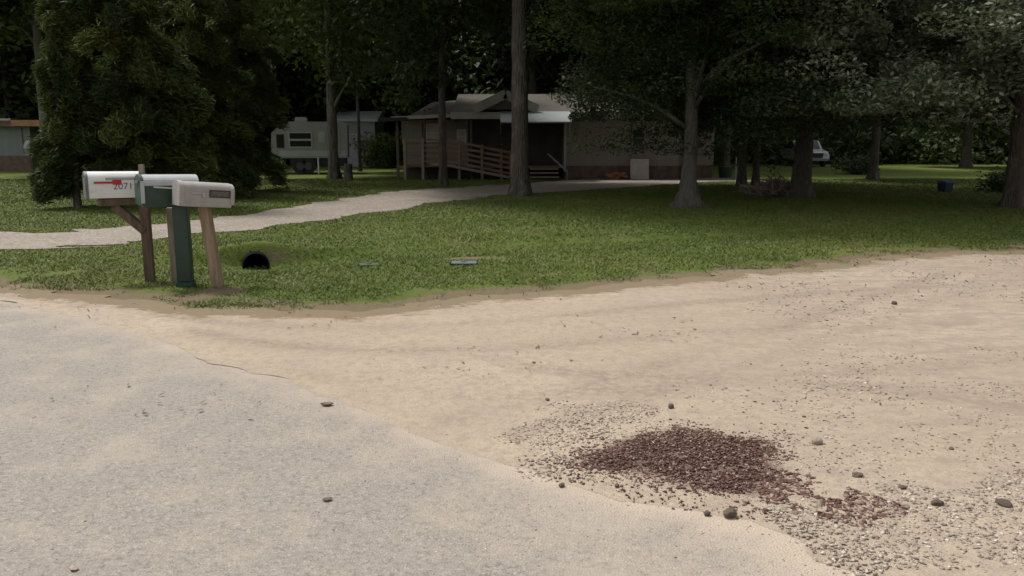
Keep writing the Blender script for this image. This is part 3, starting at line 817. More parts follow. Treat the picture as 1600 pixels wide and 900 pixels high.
b = MB(); b.b2((-LB / 2 - .006, -WB / 2 - .022, .02), (-LB / 2 + .030, -WB / 2 - .0100, HB * .80), .003); b.done('door_edge', M['grey_and_sheen'], dB)
b = MB(); yy0 = -WB / 2 - .004
b.bar((-.16, yy0, HB * .60), (.06, yy0, HB * .545), .010, .014, .002); b.bar((.055, yy0, HB * .56), (.075, yy0, HB * .36), .010, .014, .002)
place(b.done('flag', M['trim_white'], B), cb, RB)

# C: grey plastic box with a framed name plate on a leaning post
xc, yc, _ = P(341, 447)
YC = math.radians(40)
Cc = empty('mailbox', (xc, yc, 0), 0, 'grey plastic mailbox with a dark framed name plate on a leaning weathered post', 'mailbox')
cc = Vector(W(318, 321, yc - .02)) - Vector((xc, yc, 0))
b = MB(); b.bar((.01, 0, -.12), (cc.x - .0, cc.y + .02, cc.z - .005), .104, .10, .008, up=(0, 1, 0)); b.done('post', M['wood_tan'], Cc)
RC = Euler((math.radians(0), math.radians(5.0), YC)).to_matrix()
LC, WC, HC = .56, .20, .235
b = MB(); b.b2((-LC / 2 + .02, -WC / 2 - .008, -.012), (LC / 2 - .03, WC / 2 + .008, .03), .006)
b.prism(arch(WC, HC, 12, .075), (0, 1, 0), (0, 0, 1), (LC - .08, 0, 0), (-LC / 2 + .05, 0, .004))
cbx = place(b.done('box', M['grey_plastic'], Cc), cc, RC)
b = MB(); b.prism(arch(WC + .022, HC + .016, 14, .09), (0, 1, 0), (0, 0, 1), (.05, 0, 0), (-LC / 2, 0, -.006)); place(b.done('door', M['grey_plastic'], Cc), cc, RC)
b = MB(); b.prism(arch(WC + .018, HC - .02, 14, .08), (0, 1, 0), (0, 0, 1), (.04, 0, 0), (LC / 2 - .04, 0, .018)); place(b.done('back_panel', M['grey_plastic'], Cc), cc, RC)
yp = -WC / 2
b = MB()
x0, x1, z0, z1 = .02, .235, .088, .165
for lo, hi in (((x0, z0), (x1, z0 + .012)), ((x0, z1 - .012), (x1, z1)), ((x0, z0 + .012), (x0 + .012, z1 - .012)), ((x1 - .012, z0 + .012), (x1, z1 - .012))):
    b.b2((lo[0], yp - .008, lo[1]), (hi[0], yp + .002, hi[1]))
npf = b.done('name_plate', M['ink'], cbx)
b = MB(); b.b2((x0 + .012, yp - .004, z0 + .012), (x1 - .012, yp + .001, z1 - .012)); b.done('plate_insert', simple('plate_insert', (.11, .10, .098), .6, .3, 30), npf)
b = MB(); b.b2((-.17, yp - .012, .120), (-.05, yp + .001, .133), .002); b.b2((-.05, yp - .012, .085), (-.025, yp + .001, .133), .002); b.done('flag', M['grey_and_sheen'], cbx)

# spare grey post standing behind the green one
x, y, _ = P(268, 443)
pz = W(268, 326, y)[2]
b = MB(); b.box((0, 0, pz / 2 - .05), (.085, .085, pz + .1), Matrix.Rotation(.3, 3, 'Z'), .006)
o = b.done('wooden_post', M['wood_grey'], None); o.location = (x, y + .12, 0)
tag(o, 'narrow greyed timber post standing just left of the green mailbox post', 'post')

# ------------------------------------------------------------------ house (mobile home with porch and ramp)
HY = 32.6
def X(px, Y=HY): return W(px, 220, Y)[0]
def Z(py, Y=HY): return W(800, py, Y)[2]
H = empty('house', (X(800), HY, 0), 0, 'long low tan mobile home with shingle roof, dark porch and pale awning behind the lawn', 'house')
ox, oy = X(800), HY
def hp(b, name, mat, parent=None):
    """builds at world coordinates, then parents to the house"""
    o = b.done(name, mat, parent or H)
    o.data.transform(Matrix.Translation((-ox, -oy, 0)))
    return o
ez = Z(181)
xl, xr = X(885), X(1130)
b = MB(); b.b2((xl, HY, .52), (X(1062), HY + 4.2, ez)); b.b2((X(1062), HY + .9, .52), (X(1125), HY + 4.2, ez - .003)); hp(b, 'wall', M['siding'])
b = MB()
for i in range(18):
    xx0 = xl + .2 + i * .25
    if xx0 < X(1062) - .1: b.b2((xx0, HY - .008, .56), (xx0 + .03, HY + .002, ez - .1))
hp(b, 'siding_batten', M['siding'])
b = MB(); b.b2((xl + .03, HY + .04, 0), (X(1061), HY + 4.1, .518)); b.b2((X(1064), HY + .95, 0), (X(1124), HY + 4.1, .517)); hp(b, 'skirting', M['skirting'])
# porch back wall, coloured dark to stand for deep shade, and left room
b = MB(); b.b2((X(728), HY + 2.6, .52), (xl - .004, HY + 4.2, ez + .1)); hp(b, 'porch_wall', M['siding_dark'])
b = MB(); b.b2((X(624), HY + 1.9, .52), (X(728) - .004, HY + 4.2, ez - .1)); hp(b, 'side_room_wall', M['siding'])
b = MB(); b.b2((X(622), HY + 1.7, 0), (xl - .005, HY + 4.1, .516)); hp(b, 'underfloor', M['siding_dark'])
# deck
b = MB(); b.b2((X(622), HY + .05, .44), (xl - .01, HY + 2.58, .515))
deck = hp(b, 'deck', M['deck_wood'])
# windows
def window(px0, px1, py0, py1, Y, fmat='trim_white', gmat='glass', bars=1):
    a, c = X(px0, Y), X(px1, Y); z0_, z1_ = Z(py1, Y), Z(py0, Y); w = .05
    b = MB()
    b.b2((a - w, Y - .05, z0_ - w), (c + w, Y - .003, z0_)); b.b2((a - w, Y - .05, z1_), (c + w, Y - .003, z1_ + w))
    b.b2((a - w, Y - .05, z0_ + .001), (a, Y - .004, z1_ - .001)); b.b2((c, Y - .05, z0_ + .001), (c + w, Y - .004, z1_ - .001))
    for i in range(bars): b.b2((a, Y - .04, (z0_ + z1_) / 2 - .02), (c, Y - .010, (z0_ + z1_) / 2 + .02))
    f = hp(b, 'window', M[fmat])
    b = MB(); b.b2((a + .001, Y - .03, z0_ + .001), (c - .001, Y - .006, z1_ - .001)); hp(b, 'pane', M[gmat], f)
window(989, 1004, 203, 228, HY, 'siding', 'glass')
window(668, 684, 195, 220, HY + 1.9, 'trim_white', 'board')
window(716, 727, 204, 222, HY + 1.9, 'trim_white', 'board')
window(630, 658, 190, 222, HY + 1.9, 'siding', 'siding')
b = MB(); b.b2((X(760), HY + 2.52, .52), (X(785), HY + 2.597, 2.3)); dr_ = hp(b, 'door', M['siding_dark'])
b = MB(); b.tube([(X(783), HY + 2.46, 1.35), (X(783), HY + 2.55, 1.35)], .03, 8); hp(b, 'handle', M['grey_metal'], dr_)
# roofs
def slope(xa, xb, ya, yb_, za, zb, th=.09):
    b = MB(); b.prism([(ya, za), (yb_, zb), (yb_, zb - th), (ya, za - th)], (0, 1, 0), (0, 0, 1), (xb - xa, 0, 0), (xa, 0, 0)); return b
rx0, rx1 = X(706, 32.2), X(1132, 32.2)
zr = Z(147, 36.4)
z_e = Z(176, 32.2)
rf = hp(slope(rx0, rx1, 32.15, 36.4, z_e, zr), 'roof', M['shingle'])
hp(slope(rx0, rx1, 40.6, 36.403, z_e, zr), 'roof', M['shingle'])
b = MB(); b.b2((rx0 - .02, 32.10, z_e - .24), (rx1 + .02, 32.147, z_e + .015)); hp(b, 'fascia', M['fascia'], rf)
b = MB(); b.b2((rx0 + .05, 32.15, z_e - .17), (rx1 - .05, HY - .004, z_e - .14)); hp(b, 'soffit', M['fascia'], rf)
for gx_ in (rx0 + .03, rx1 - .05):
    b = MB(); b.prism([(32.3, ez - .2), (40.4, ez - .2), (40.4, z_e - .1), (36.4, zr - .1), (32.3, z_e - .1)], (0, 1, 0), (0, 0, 1), (.03, 0, 0), (gx_, 0, 0)); hp(b, 'gable_end', M['siding'])
# lower left roof
z_e2 = Z(183, 32.4); zr2 = Z(160, 35.6)
lx0, lx1 = X(612, 32.4), X(712, 32.4)
b = MB()
vs = [b.bm.verts.new(q) for q in ((lx0, 32.4, z_e2), (lx1, 32.4, z_e2 + .12), (lx1, 35.6, zr2 + .1), (lx0 + 1.3, 35.6, zr2), (lx0, 36.8, z_e2 + .1))]
b.bm.faces.new(vs)
ret = bmesh.ops.extrude_face_region(b.bm, geom=b.bm.faces[:]); bmesh.ops.translate(b.bm, verts=[v for v in ret['geom'] if isinstance(v, bmesh.types.BMVert)], vec=(0, 0, -.08))
rl = hp(b, 'porch_roof', M['shingle'])
b = MB(); b.bar((lx0 - .02, 32.36, z_e2 - .05), (lx1, 32.36, z_e2 + .07), .04, .13); hp(b, 'fascia', M['fascia'], rl)
b = MB(); b.bar((X(598, 32.2), 32.2, Z(187, 32.2)), (X(636, 32.2), 32.2, Z(186, 32.2)), .9, .12); hp(b, 'side_canopy', M['black'], None)
# small front gable above the porch
gy_ = 32.0
ga, gb, gp = X(741, gy_), X(840, gy_), X(790, gy_)
gz0, gz1 = Z(171, gy_), Z(147, gy_)
b = MB(); b.bar((ga, gy_, gz0), (gp + .02, gy_, gz1), .34, .10, up=(0, 1, 0)); b.bar((gp - .02, gy_, gz1), (gb, gy_, gz0), .34, .10, up=(0, 1, 0)); hp(b, 'gable_trim', M['fascia'])
b = MB(); b.prism([(ga + .15, gz0), (gb - .15, gz0), (gp, gz1 - .04)], (1, 0, 0), (0, 0, 1), (0, 3.6, 0), (0, gy_ + .05, 0)); hp(b, 'gable', M['shingle'])
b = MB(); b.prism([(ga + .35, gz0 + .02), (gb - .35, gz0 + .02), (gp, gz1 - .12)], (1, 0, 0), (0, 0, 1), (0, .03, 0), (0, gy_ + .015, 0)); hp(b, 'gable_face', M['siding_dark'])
# posts and porch beam
for px in (621, 664, 736, 884):
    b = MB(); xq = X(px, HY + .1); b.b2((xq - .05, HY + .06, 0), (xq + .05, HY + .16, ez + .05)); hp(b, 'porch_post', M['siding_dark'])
# awning
b = MB(); a0_, a1_ = X(783, 31.9), X(890, 31.9)
zt = Z(174, 32.05); zb1 = Z(190, 31.0)
b.prism([(32.05, zt), (31.0, zb1), (31.0, zb1 - .05), (32.05, zt - .04)], (0, 1, 0), (0, 0, 1), (a1_ - a0_, 0, 0), (a0_, 0, 0))
for s_0 in (a0_ - .02, a1_ - .001):
    b.prism([(32.05, zt), (31.0, zb1), (32.05, zb1 - .45)], (0, 1, 0), (0, 0, 1), (.018, 0, 0), (s_0, 0, 0))
hp(b, 'awning', M['awning'])
# ramp railing and steps
def rail_piece(x0, x1, z0, z1, Y, n=5, hgt=.92):
    b = MB()
    for i in range(n):
        f = .12 + (hgt - .12) * i / (n - 1)
        b.bar((x0, Y, z0 + f), (x1, Y, z1 + f), .035, .09)
    return b
Yr = HY - .55
hp(rail_piece(X(630, Yr), X(700, Yr), .60, .60, Yr), 'railing', M['deck_wood'])
hp(rail_piece(X(700, Yr), X(798, Yr), .60, .12, Yr), 'railing', M['deck_wood'])
for px in (632, 660, 717, 753, 783, 798):
    xq = X(px, Yr); f = max(0, min(1, (px - 700) / 98)); zt_ = .60 * (1 - f) + .12 * f + 1.0
    b = MB(); b.b2((xq - .05, Yr - .07, 0), (xq + .05, Yr + .05, zt_)); hp(b, 'railing_post', M['wood_grey'] if px < 700 else M['deck_wood'])
b = MB(); b.b2((X(630, Yr), Yr + .06, .50), (X(700, Yr), HY + .04, .58)); b.bar((X(700, Yr), Yr + .3, .54), (X(800, Yr), Yr + .3, .06), .62, .06)
hp(b, 'ramp', M['deck_wood'])
b = MB(); b.bar((X(672, Yr), Yr - .1, .62), (X(700, Yr), Yr - .1, .56), .04, .10); b.bar((X(700, Yr), Yr - .1, .56), (X(796, Yr), Yr - .1, .10), .04, .10); hp(b, 'ramp_edge', M['wood_grey'])
b = MB()
for i, zz in enumerate((.14, .29, .43)):
    b.b2((X(828), HY - .95 + i * .32, zz - .05), (X(872), HY - .60 + i * .32, zz))
st_ = hp(b, 'steps', M['wood_grey'])
b = MB(); b.bar((X(856), HY - .1, 1.0), (X(884), HY - 1.0, .35), .05, .06); b.bar((X(884), HY - 1.0, .0), (X(884), HY - 1.0, .36), .05, .05); hp(b, 'handrail', M['wood_grey'], st_)
b = MB(); b.b2((xl - .09, HY - .06, .3), (xl - .005, HY - .004, ez - .1)); hp(b, 'corner_trim', M['fascia'])
# leaning board and scrap near the wall
b = MB(); R_ = Matrix.Rotation(math.radians(-12), 3, 'X')
bx = X(999); b.box((0, 0, .40), (.72, .03, .80), R_, .004)
o = b.done('board', M['board']); o.location = (bx, HY - .28, 0); tag(o, 'pale rectangular board leaning against the house wall under the window', 'board')
def junk(name, cx, cy, mat, n, sz, label, cat, seed):
    r = random.Random(seed); b = MB()
    for i in range(n):
        R0 = Euler((r.uniform(-.4, .4), r.uniform(-.4, .4), r.uniform(0, 3))).to_matrix()
        b.box((r.uniform(-.3, .3), r.uniform(-.15, .15), .05 + sz * .5 * i / n), (sz * r.uniform(.8, 2), sz * r.uniform(.3, .9), sz * r.uniform(.2, .5)), R0, .01)
    o = b.done(name, mat); o.location = (cx, cy, .01); return tag(o, label, cat)
junk('scrap_pile', X(958), HY - .35, M['rust_junk'], 9, .30, 'heap of orange brown scrap against the house skirting', 'scrap', 3)

# ------------------------------------------------------------------ building at the far left
BY = 42.0
Bx0, Bx1 = W(-260, 220, BY)[0], W(118, 220, BY)[0]
S = empty('shed', (Bx1, BY, 0), 0, 'low grey green building with rust brown fascia at the far left', 'building')
def sp_(b, name, mat, parent=None):
    o = b.done(name, mat, parent or S); o.data.transform(Matrix.Translation((-Bx1, -BY, 0))); return o
zt = W(0, 198, BY)[2]
b = MB(); b.b2((Bx0, BY, 0), (W(48, 220, BY)[0], BY + 5, zt)); b.b2((W(48, 220, BY)[0] + .003, BY + 1.2, 0), (Bx1, BY + 5, zt - .003)); sp_(b, 'wall', M['siding_grey'])
b = MB(); b.b2((Bx0 - .2, BY - .5, zt), (Bx1 + .3, BY + 5.3, zt + .30)); rr = sp_(b, 'roof', M['skirting'])
b = MB(); b.b2((W(30, 220, BY)[0], BY - .54, zt + .02), (Bx1 + .3, BY - .502, zt + .32)); sp_(b, 'fascia', M['fascia_rust'], rr)
b = MB(); b.b2((Bx0 - .2, BY - .55, zt + .29), (W(30, 220, BY)[0] - .01, BY - .503, zt + .40)); sp_(b, 'roof_edge', M['fascia'], rr)
b = MB(); b.b2((W(36, 220, BY)[0] - .03, BY - .02, .9), (W(36, 220, BY)[0] + .03, BY - .002, zt - .05)); sp_(b, 'corner_trim', M['siding_dark'])
b = MB(); b.b2((W(52, 220, BY)[0], BY + 1.1, 0), (W(68, 220, BY)[0], BY + 1.19, 1.95)); dd_ = sp_(b, 'door', M['siding_dark'])
b = MB(); b.b2((Bx0, BY - .03, 0), (W(48, 220, BY)[0] - .01, BY - .003, .75)); sp_(b, 'skirting', M['skirting'])
# white rounded tank standing in front of it
x, y, _ = W(63, 262, 40)
tk = empty('propane_tank', (x, 40, 0), .5, 'white rounded tank on a dark stand in front of the grey green building', 'tank')
b = MB(); pts = [(-.62 + .0, 0, 1.15), (-.58, 0, 1.15), (-.48, 0, 1.15), (-.3, 0, 1.15), (.3, 0, 1.15), (.48, 0, 1.15), (.58, 0, 1.15), (.62, 0, 1.15)]
b.tube(pts, [.05, .22, .34, .40, .40, .34, .22, .05], 16); b.done('tank_body', M['rv_white'], tk, True)
for s in (-1, 1):
    b = MB(); b.b2((s * .33 - .05, -.3, 0), (s * .33 + .05, .3, .80), .01); b.done('leg', M['siding_dark'], tk)

# ------------------------------------------------------------------ travel trailer
TY = 37.5
T = empty('travel_trailer', (W(485, 220, TY)[0], TY, 0), math.radians(9), 'white travel trailer with a dark side window, parked beyond the lawn left of the house', 'camper')
u = TY / FPX / 1.0
def tx_(px): return (px - 485) * TY / FPX / 1.01
z0t, z1t = Z(247, TY), Z(190, TY)
xa0, xa1 = tx_(425), tx_(541)
b = MB(); b.prism([(xa0, z0t + .25), (xa0 + .5, z0t), (xa1, z0t), (xa1 + .02, z1t - .15), (xa1 - .2, z1t), (xa0 + .6, z1t), (xa0 + .05, z1t - .5)], (1, 0, 0), (0, 0, 1), (0, 2.3, 0)); b.done('body', M['rv_white'], T)
b = MB(); b.b2((xa0 + .35, -.012, z0t + .08), (xa1 - .05, -.002, z0t + .33)); b.done('stripe', M['rv_band'], T)
b = MB(); b.b2((tx_(452), -.03, Z(231, TY)), (tx_(488), -.003, Z(206, TY))); w_0 = b.done('window', M['rv_band'], T)
b = MB()
for i in range(2): b.b2((tx_(454), -.034, Z(229 - 12 * i, TY)), (tx_(486), -.031, Z(229 - 12 * i - 9, TY)))
b.done('pane', M['glass'], w_0)
b = MB(); b.b2((tx_(434), -.03, Z(231, TY)), (tx_(445), -.003, Z(210, TY))); b.done('window', M['glass'], T)
b = MB(); b.b2((tx_(497), -.025, Z(222, TY)), (tx_(507), -.003, Z(206, TY))); b.done('window', M['rv_band'], T)
b = MB(); b.b2((tx_(460), .8, z1t - .01), (tx_(478), 1.5, z1t + .22), .03); b.done('roof_vent', M['rv_white'], T)
b = MB(); b.b2((tx_(513), -.02, z0t + .15), (tx_(531), -.003, z1t - .3), .01); b.done('door', M['rv_white'], T)
for px in (468, 480):
    b = MB(); b.tube([(tx_(px), -.02, .36), (tx_(px), .22, .36)], .34, 20); wl = b.done('wheel', M['tyre'], T)
    b = MB(); b.tube([(tx_(px), -.035, .36), (tx_(px), -.021, .36)], .17, 14); b.done('rim', M['rv_dark'], wl)
b = MB(); b.b2((xa0 + .8, .1, .35), (xa1 - .1, 2.2, z0t - .003)); b.done('chassis', M['black'], T)
b = MB(); b.tube([(tx_(496), -.1, 0), (tx_(496), -.1, z0t + .02)], .035, 8); b.done('jack', M['trim_white'], T)
b = MB(); b.bar((xa0 + .3, 1.1, .5), (xa0 - .9, 1.1, .45), .1, .1); b.done('hitch', M['black'], T)
# white building further back
SY = 48
x0, x1 = W(527, 220, SY)[0], W(586, 220, SY)[0]
S2 = empty('outbuilding', (x0, SY, 0), 0, 'small white metal outbuilding seen behind the travel trailer', 'building')
b = MB(); b.b2((0, 0, 0), (x1 - x0, 3.5, Z(190, SY))); b.done('wall', M['rv_white'], S2)
b = MB(); b.prism([(-.15, Z(190, SY) + .003), (-.15, Z(186, SY)), (1.75, Z(172, SY)), (3.7, Z(186, SY)), (3.7, Z(190, SY) + .003)], (0, 1, 0), (0, 0, 1), (x1 - x0 + .4, 0, 0), (-.2, 0, 0)); b.done('roof', M['awning'], S2)
b = MB(); b.b2((.35, -.04, 0), (1.15, -.003, 1.9)); b.done('door', M['rv_band'], S2)

# ------------------------------------------------------------------ white pickup, far right of the house
def vehicle():
    VY = 50.0
    V = empty('pickup_truck', (W(1254, 220, VY)[0], VY, 0), math.radians(-88), 'white pickup truck parked half hidden behind the dark tree trunk', 'truck')
    V.scale = (.86, .86, .86)
    side = [(-2.6, .45), (-2.6, 1.05), (-.9, 1.10), (-.7, 1.18), (-.35, 1.72), (.65, 1.75), (1.25, 1.16), (2.35, 1.02), (2.6, .80), (2.62, .45)]
    b = MB(); b.prism(side, (1, 0, 0), (0, 0, 1), (0, 1.8, 0), (0, -.9, 0))
    bmesh.ops.bevel(b.bm, geom=list(b.bm.edges), offset=.05, segments=2, affect='EDGES'); b.done('body', M['car_white'], V)
    for s in (-1, 1):
        y = s * .905
        b = MB(); b.prism([(-.55, 1.2), (-.28, 1.64), (.12, 1.66), (.12, 1.2)], (1, 0, 0), (0, 0, 1), (0, s * .01, 0), (0, y, 0)); b.prism([(.18, 1.2), (.18, 1.66), (.6, 1.66), (1.1, 1.2)], (1, 0, 0), (0, 0, 1), (0, s * .01, 0), (0, y, 0))
        b.done('side_window', M['glass'], V)
        for xw in (-1.65, 1.7):
            b = MB(); b.tube([(xw, s * .72, .37), (xw, s * .93, .37)], .37, 22); w = b.done('wheel', M['tyre'], V)
            b = MB(); b.tube([(xw, s * .931, .37), (xw, s * .95, .37)], .2, 14); b.done('rim', M['grey_metal'], w)
        b = MB(); b.b2((2.55, s * .62 - .16, .78), (2.66, s * .62 + .16, .95), .02); b.done('headlight', M['trim_white'], V)
        b = MB(); b.b2((.95, s * .92 - .0, 1.12), (1.08, s * 1.12, 1.30), .02); b.done('mirror', M['black'], V)
    b = MB(); b.prism([(.72, 1.70), (1.27, 1.17), (1.29, 1.19), (.745, 1.73)], (1, 0, 0), (0, 0, 1), (0, 1.5, 0), (0, -.75, 0)); b.done('windscreen', M['glass'], V)
    b = MB(); b.b2((2.6, -.42, .60), (2.67, .42, .92), .01); b.done('grille', M['black'], V)
    b = MB(); b.b2((2.55, -.88, .40), (2.75, .88, .56), .03); b.done('bumper', M['grey_metal'], V)
vehicle()

# ------------------------------------------------------------------ blue bin on the far lawn
x, y, _ = P(1476, 300)
bn = empty('bin', (x, y, 0), .35, 'small blue plastic bin standing on the lawn at right', 'bin')
b = MB(); s = .15
vs0 = [(-s, -s), (s, -s), (s, s), (-s, s)]
lo = [b.bm.verts.new((p * .85, q * .85, 0)) for p, q in vs0]; hi = [b.bm.verts.new((p * 1.05, q * 1.05, .28)) for p, q in vs0]
b.bm.faces.new(lo[::-1]); b.bm.faces.new(hi)
for i in range(4): b.bm.faces.new((lo[i], lo[(i + 1) % 4], hi[(i + 1) % 4], hi[i]))
b.done('bin_body', M['blue_dark'], bn)
b = MB(); b.b2((-s * 1.16, -s * 1.16, .281), (s * 1.16, s * 1.16, .335), .012); b.done('lid', M['blue'], bn)
b = MB(); b.b2((s * 1.02, -.09, .06), (s * 1.08, .09, .27), .004); b.done('lighter_side', M['blue'], bn)  # right side in a lighter blue than the body
# dark tub under the camper
x, y, _ = P(473, 271)
b = MB(); b.tube([(0, 0, 0), (0, 0, .34), (0, 0, .36)], [.22, .27, .28], 18); o = b.done('tub', M['blue_dark']); o.location = (x, y, 0)
tag(o, 'dark blue round tub on the grass in front of the travel trailer', 'tub')

# ------------------------------------------------------------------ trees
def leaf_quads(cent, size, up_bias=.6, asp=.5, tint=None, dirs=None):
    n = len(cent)
    nrm = rng.normal(size=(n, 3)); nrm[:, 2] = np.abs(nrm[:, 2]) + up_bias; nrm /= np.linalg.norm(nrm, axis=1)[:, None]
    if dirs is None: dirs = rng.normal(size=(n, 3))
    a = dirs - (dirs * nrm).sum(1)[:, None] * nrm; a /= np.linalg.norm(a, axis=1)[:, None] + 1e-9
    b = np.cross(nrm, a)
    sz = (size * (.6 + .8 * rng.random(n)))[:, None]
    V = np.stack([cent - a * sz, cent - b * sz * asp + nrm * sz * .1, cent + a * sz, cent + b * sz * asp + nrm * sz * .1], 1).reshape(-1, 3)
    F_ = np.arange(n * 4).reshape(-1, 4)
    t = rng.random(n) if tint is None else tint
    return V, F_, np.repeat(t, 4)

def crown_mesh(name, R, zlo, zhi, nclump, per, size, seed, flat=.55, droop=.0, clump=.55, shell=.45, up=.5, dome=False):
    """broadleaf crown: leaf sprays gathered in clumps through an uneven ellipsoid"""
    global rng
    keep_rng = rng; rng = np.random.default_rng(seed)
    zc = (zlo + zhi) / 2; hz = (zhi - zlo) / 2
    d = rng.normal(size=(nclump, 3)); d /= np.linalg.norm(d, axis=1)[:, None]
    rr = shell + (1 - shell) * rng.random(nclump) ** .6
    lob = 1 + .28 * np.sin(d[:, 0] * 4 + seed) * np.cos(d[:, 1] * 3.3 + seed * 2) + .15 * np.sin(d[:, 2] * 5)
    cc_ = d * (rr * lob)[:, None] * np.array([R, R, hz]) + np.array([0, 0, zc])
    if dome:      # widest low down, stepping back upwards, boughs hanging at the rim
        tt_ = rng.random(nclump) ** 1.5; an = rng.random(nclump) * 2 * np.pi
        rr = R * (1 - tt_ ** 1.6) ** .7 * (.12 + .88 * rng.random(nclump) ** .55) * (1 + .22 * np.sin(an * 3 + seed) + .12 * np.sin(an * 7 + seed * 3))
        cc_ = np.stack([np.cos(an) * rr, np.sin(an) * rr, zlo + .5 + tt_ * (zhi - zlo) + .35 * np.sin(an * 4 + seed * 2)], 1)
    cs = clump * (.5 + rng.random(nclump)); ctint = None
    ctint = rng.random(nclump) ** 1.6  # tone contrast between clumps; pale ones stand in for sunlit boughs
    gg = rng.normal(size=(nclump * per, 3)); gl = np.linalg.norm(gg, axis=1)[:, None]; gg *= np.minimum(1, 1.45 / gl) * (1 - .25 * rng.random((len(gg), 1)))
    pts = np.repeat(cc_, per, 0) + gg * np.repeat(cs, per)[:, None] * np.array([1, 1, flat])
    rad = np.linalg.norm(pts[:, :2] - np.repeat(cc_[:, :2], per, 0), axis=1)
    pts[:, 2] -= droop * rad
    ti_ = np.clip(np.repeat(ctint, per) * .7 + rng.random(len(pts)) * .3, 0, 1)
    V, F_, T_ = leaf_quads(pts, np.full(len(pts), size), up, .48, ti_)
    me = mesh_np(name, V, F_, T_)
    rng = keep_rng
    return me, cc_
def trunk_mesh(name, h, r0, r1, seed, lean=(0, 0), flare=1.5, limbs=(), wob=.06, seg=14):
    r = random.Random(seed); b = MB(); n = 22; pts = []; rad = []
    for i in range(n):
        s = (i / (n - 1)) ** 1.5; z = s * h - .12
        wx = math.sin(s * 5 + seed) * wob * s * 3; wy = math.cos(s * 4 + seed) * wob * s * 3
        pts.append((lean[0] * s * h + wx, lean[1] * s * h + wy, z))
        rad.append((r0 + (r1 - r0) * s) * (1 + (flare - 1) * math.exp(-max(z, 0) / .28)))
    b.tube(pts, rad, seg)
    for v in b.bm.verts:     # root ridges and uneven girth
        z = max(v.co.z, 0); a = math.atan2(v.co.y, v.co.x)
        k_ = 1 + .36 * math.exp(-z / .30) * math.sin(a * 5 + seed) + .05 * math.sin(a * 3 + z * 4 + seed) + .04 * math.sin(a * 7 + z * 9)
        if z < h * .9:
            i = min(range(n), key=lambda q: abs(pts[q][2] - v.co.z)); c_ = Vector(pts[i])
            q = v.co - c_; v.co = c_ + Vector((q.x * k_, q.y * k_, q.z))
    for tgt in limbs:
        tgt = Vector(tgt); s = r.uniform(.30, .75); z = min(max(tgt.z - r.uniform(.5, 1.8), h * .2), h * .9)
        i = min(range(n), key=lambda q: abs(pts[q][2] - z)); p0 = Vector(pts[i]); L = (tgt - p0).length
        mid = p0.lerp(tgt, .5) + Vector((r.uniform(-.1, .1) * L, r.uniform(-.1, .1) * L, .10 * L))
        ra_ = rad[i] * r.uniform(.3, .5)
        b.tube([p0, p0.lerp(mid, .5) + Vector((0, 0, .03 * L)), mid, mid.lerp(tgt, .5), tgt], [ra_, ra_ * .8, ra_ * .6, ra_ * .38, .012], 6)
    bmesh.ops.recalc_face_normals(b.bm, faces=b.bm.faces)
    me = bpy.data.meshes.new(name); b.bm.to_mesh(me); b.bm.free()
    me.polygons.foreach_set('use_smooth', np.ones(len(me.polygons), dtype=bool))
    return me
def tree(loc, tm, tmat, cm, cmat, label, cat='tree', group=None, rz=0.0, sc_=1.0, name='tree'):
    e = empty(name, loc, rz, label, cat, group); e.scale = (sc_,) * 3 if not hasattr(sc_, '__len__') else sc_
    link('trunk', tm, tmat, e)
    for c_ in (cm if isinstance(cm, list) else [cm]): link('crown', c_, cmat, e)
    return e

def hero(px, py, wpx, h, R, zlo, zhi, nc, per, size, seed, tmat, cmat, label, lean=(0, 0), flare=1.5, cat='tree', name='tree', droop=.15, clump=.6, wob=.05, top=.3, nlimb=26, flat=.55, shell=.45, up=.5, dome=False):
    x, y, _ = P(px, py)
    r0 = wpx / FPX * y / 2
    cm, cc_ = crown_mesh('crown', R, zlo, zhi, nc, per, size, seed, droop=droop, clump=clump, flat=flat, shell=shell, up=up, dome=dome)
    cc_[:, 0] += lean[0] * h * .6
    rr = random.Random(seed); lim = [tuple(cc_[rr.randrange(len(cc_))]) for _ in range(nlimb)]
    tm = trunk_mesh('trunk', h, r0, r0 * top, seed, lean, flare, lim, wob)
    return tree((x, y, 0), tm, M[tmat], cm, M[cmat], label, cat, None, 0, 1, name)

# the ones that can be told apart
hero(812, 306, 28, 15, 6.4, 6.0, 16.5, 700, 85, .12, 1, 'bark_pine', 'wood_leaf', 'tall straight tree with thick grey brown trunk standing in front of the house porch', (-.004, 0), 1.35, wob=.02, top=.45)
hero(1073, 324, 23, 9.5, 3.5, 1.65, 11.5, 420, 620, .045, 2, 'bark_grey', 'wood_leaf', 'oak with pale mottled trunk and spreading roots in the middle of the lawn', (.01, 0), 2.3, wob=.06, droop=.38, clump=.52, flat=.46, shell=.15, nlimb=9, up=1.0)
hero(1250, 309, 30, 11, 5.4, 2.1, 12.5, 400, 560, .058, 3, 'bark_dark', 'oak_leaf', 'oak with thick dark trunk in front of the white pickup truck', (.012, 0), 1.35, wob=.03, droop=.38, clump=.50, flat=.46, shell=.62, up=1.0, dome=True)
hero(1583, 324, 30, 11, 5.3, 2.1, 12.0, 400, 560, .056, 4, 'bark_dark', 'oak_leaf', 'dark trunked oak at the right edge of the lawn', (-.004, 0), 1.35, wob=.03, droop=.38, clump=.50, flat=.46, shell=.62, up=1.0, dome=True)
hero(1158, 292, 13, 11, 3.9, 2.0, 11.5, 300, 420, .065, 14, 'bark_dark', 'wood_leaf', 'dark trunked tree just past the right end of the house, with low hanging leaves', (-.004, 0), 1.25, wob=.03, droop=.3, clump=.6, flat=.5)
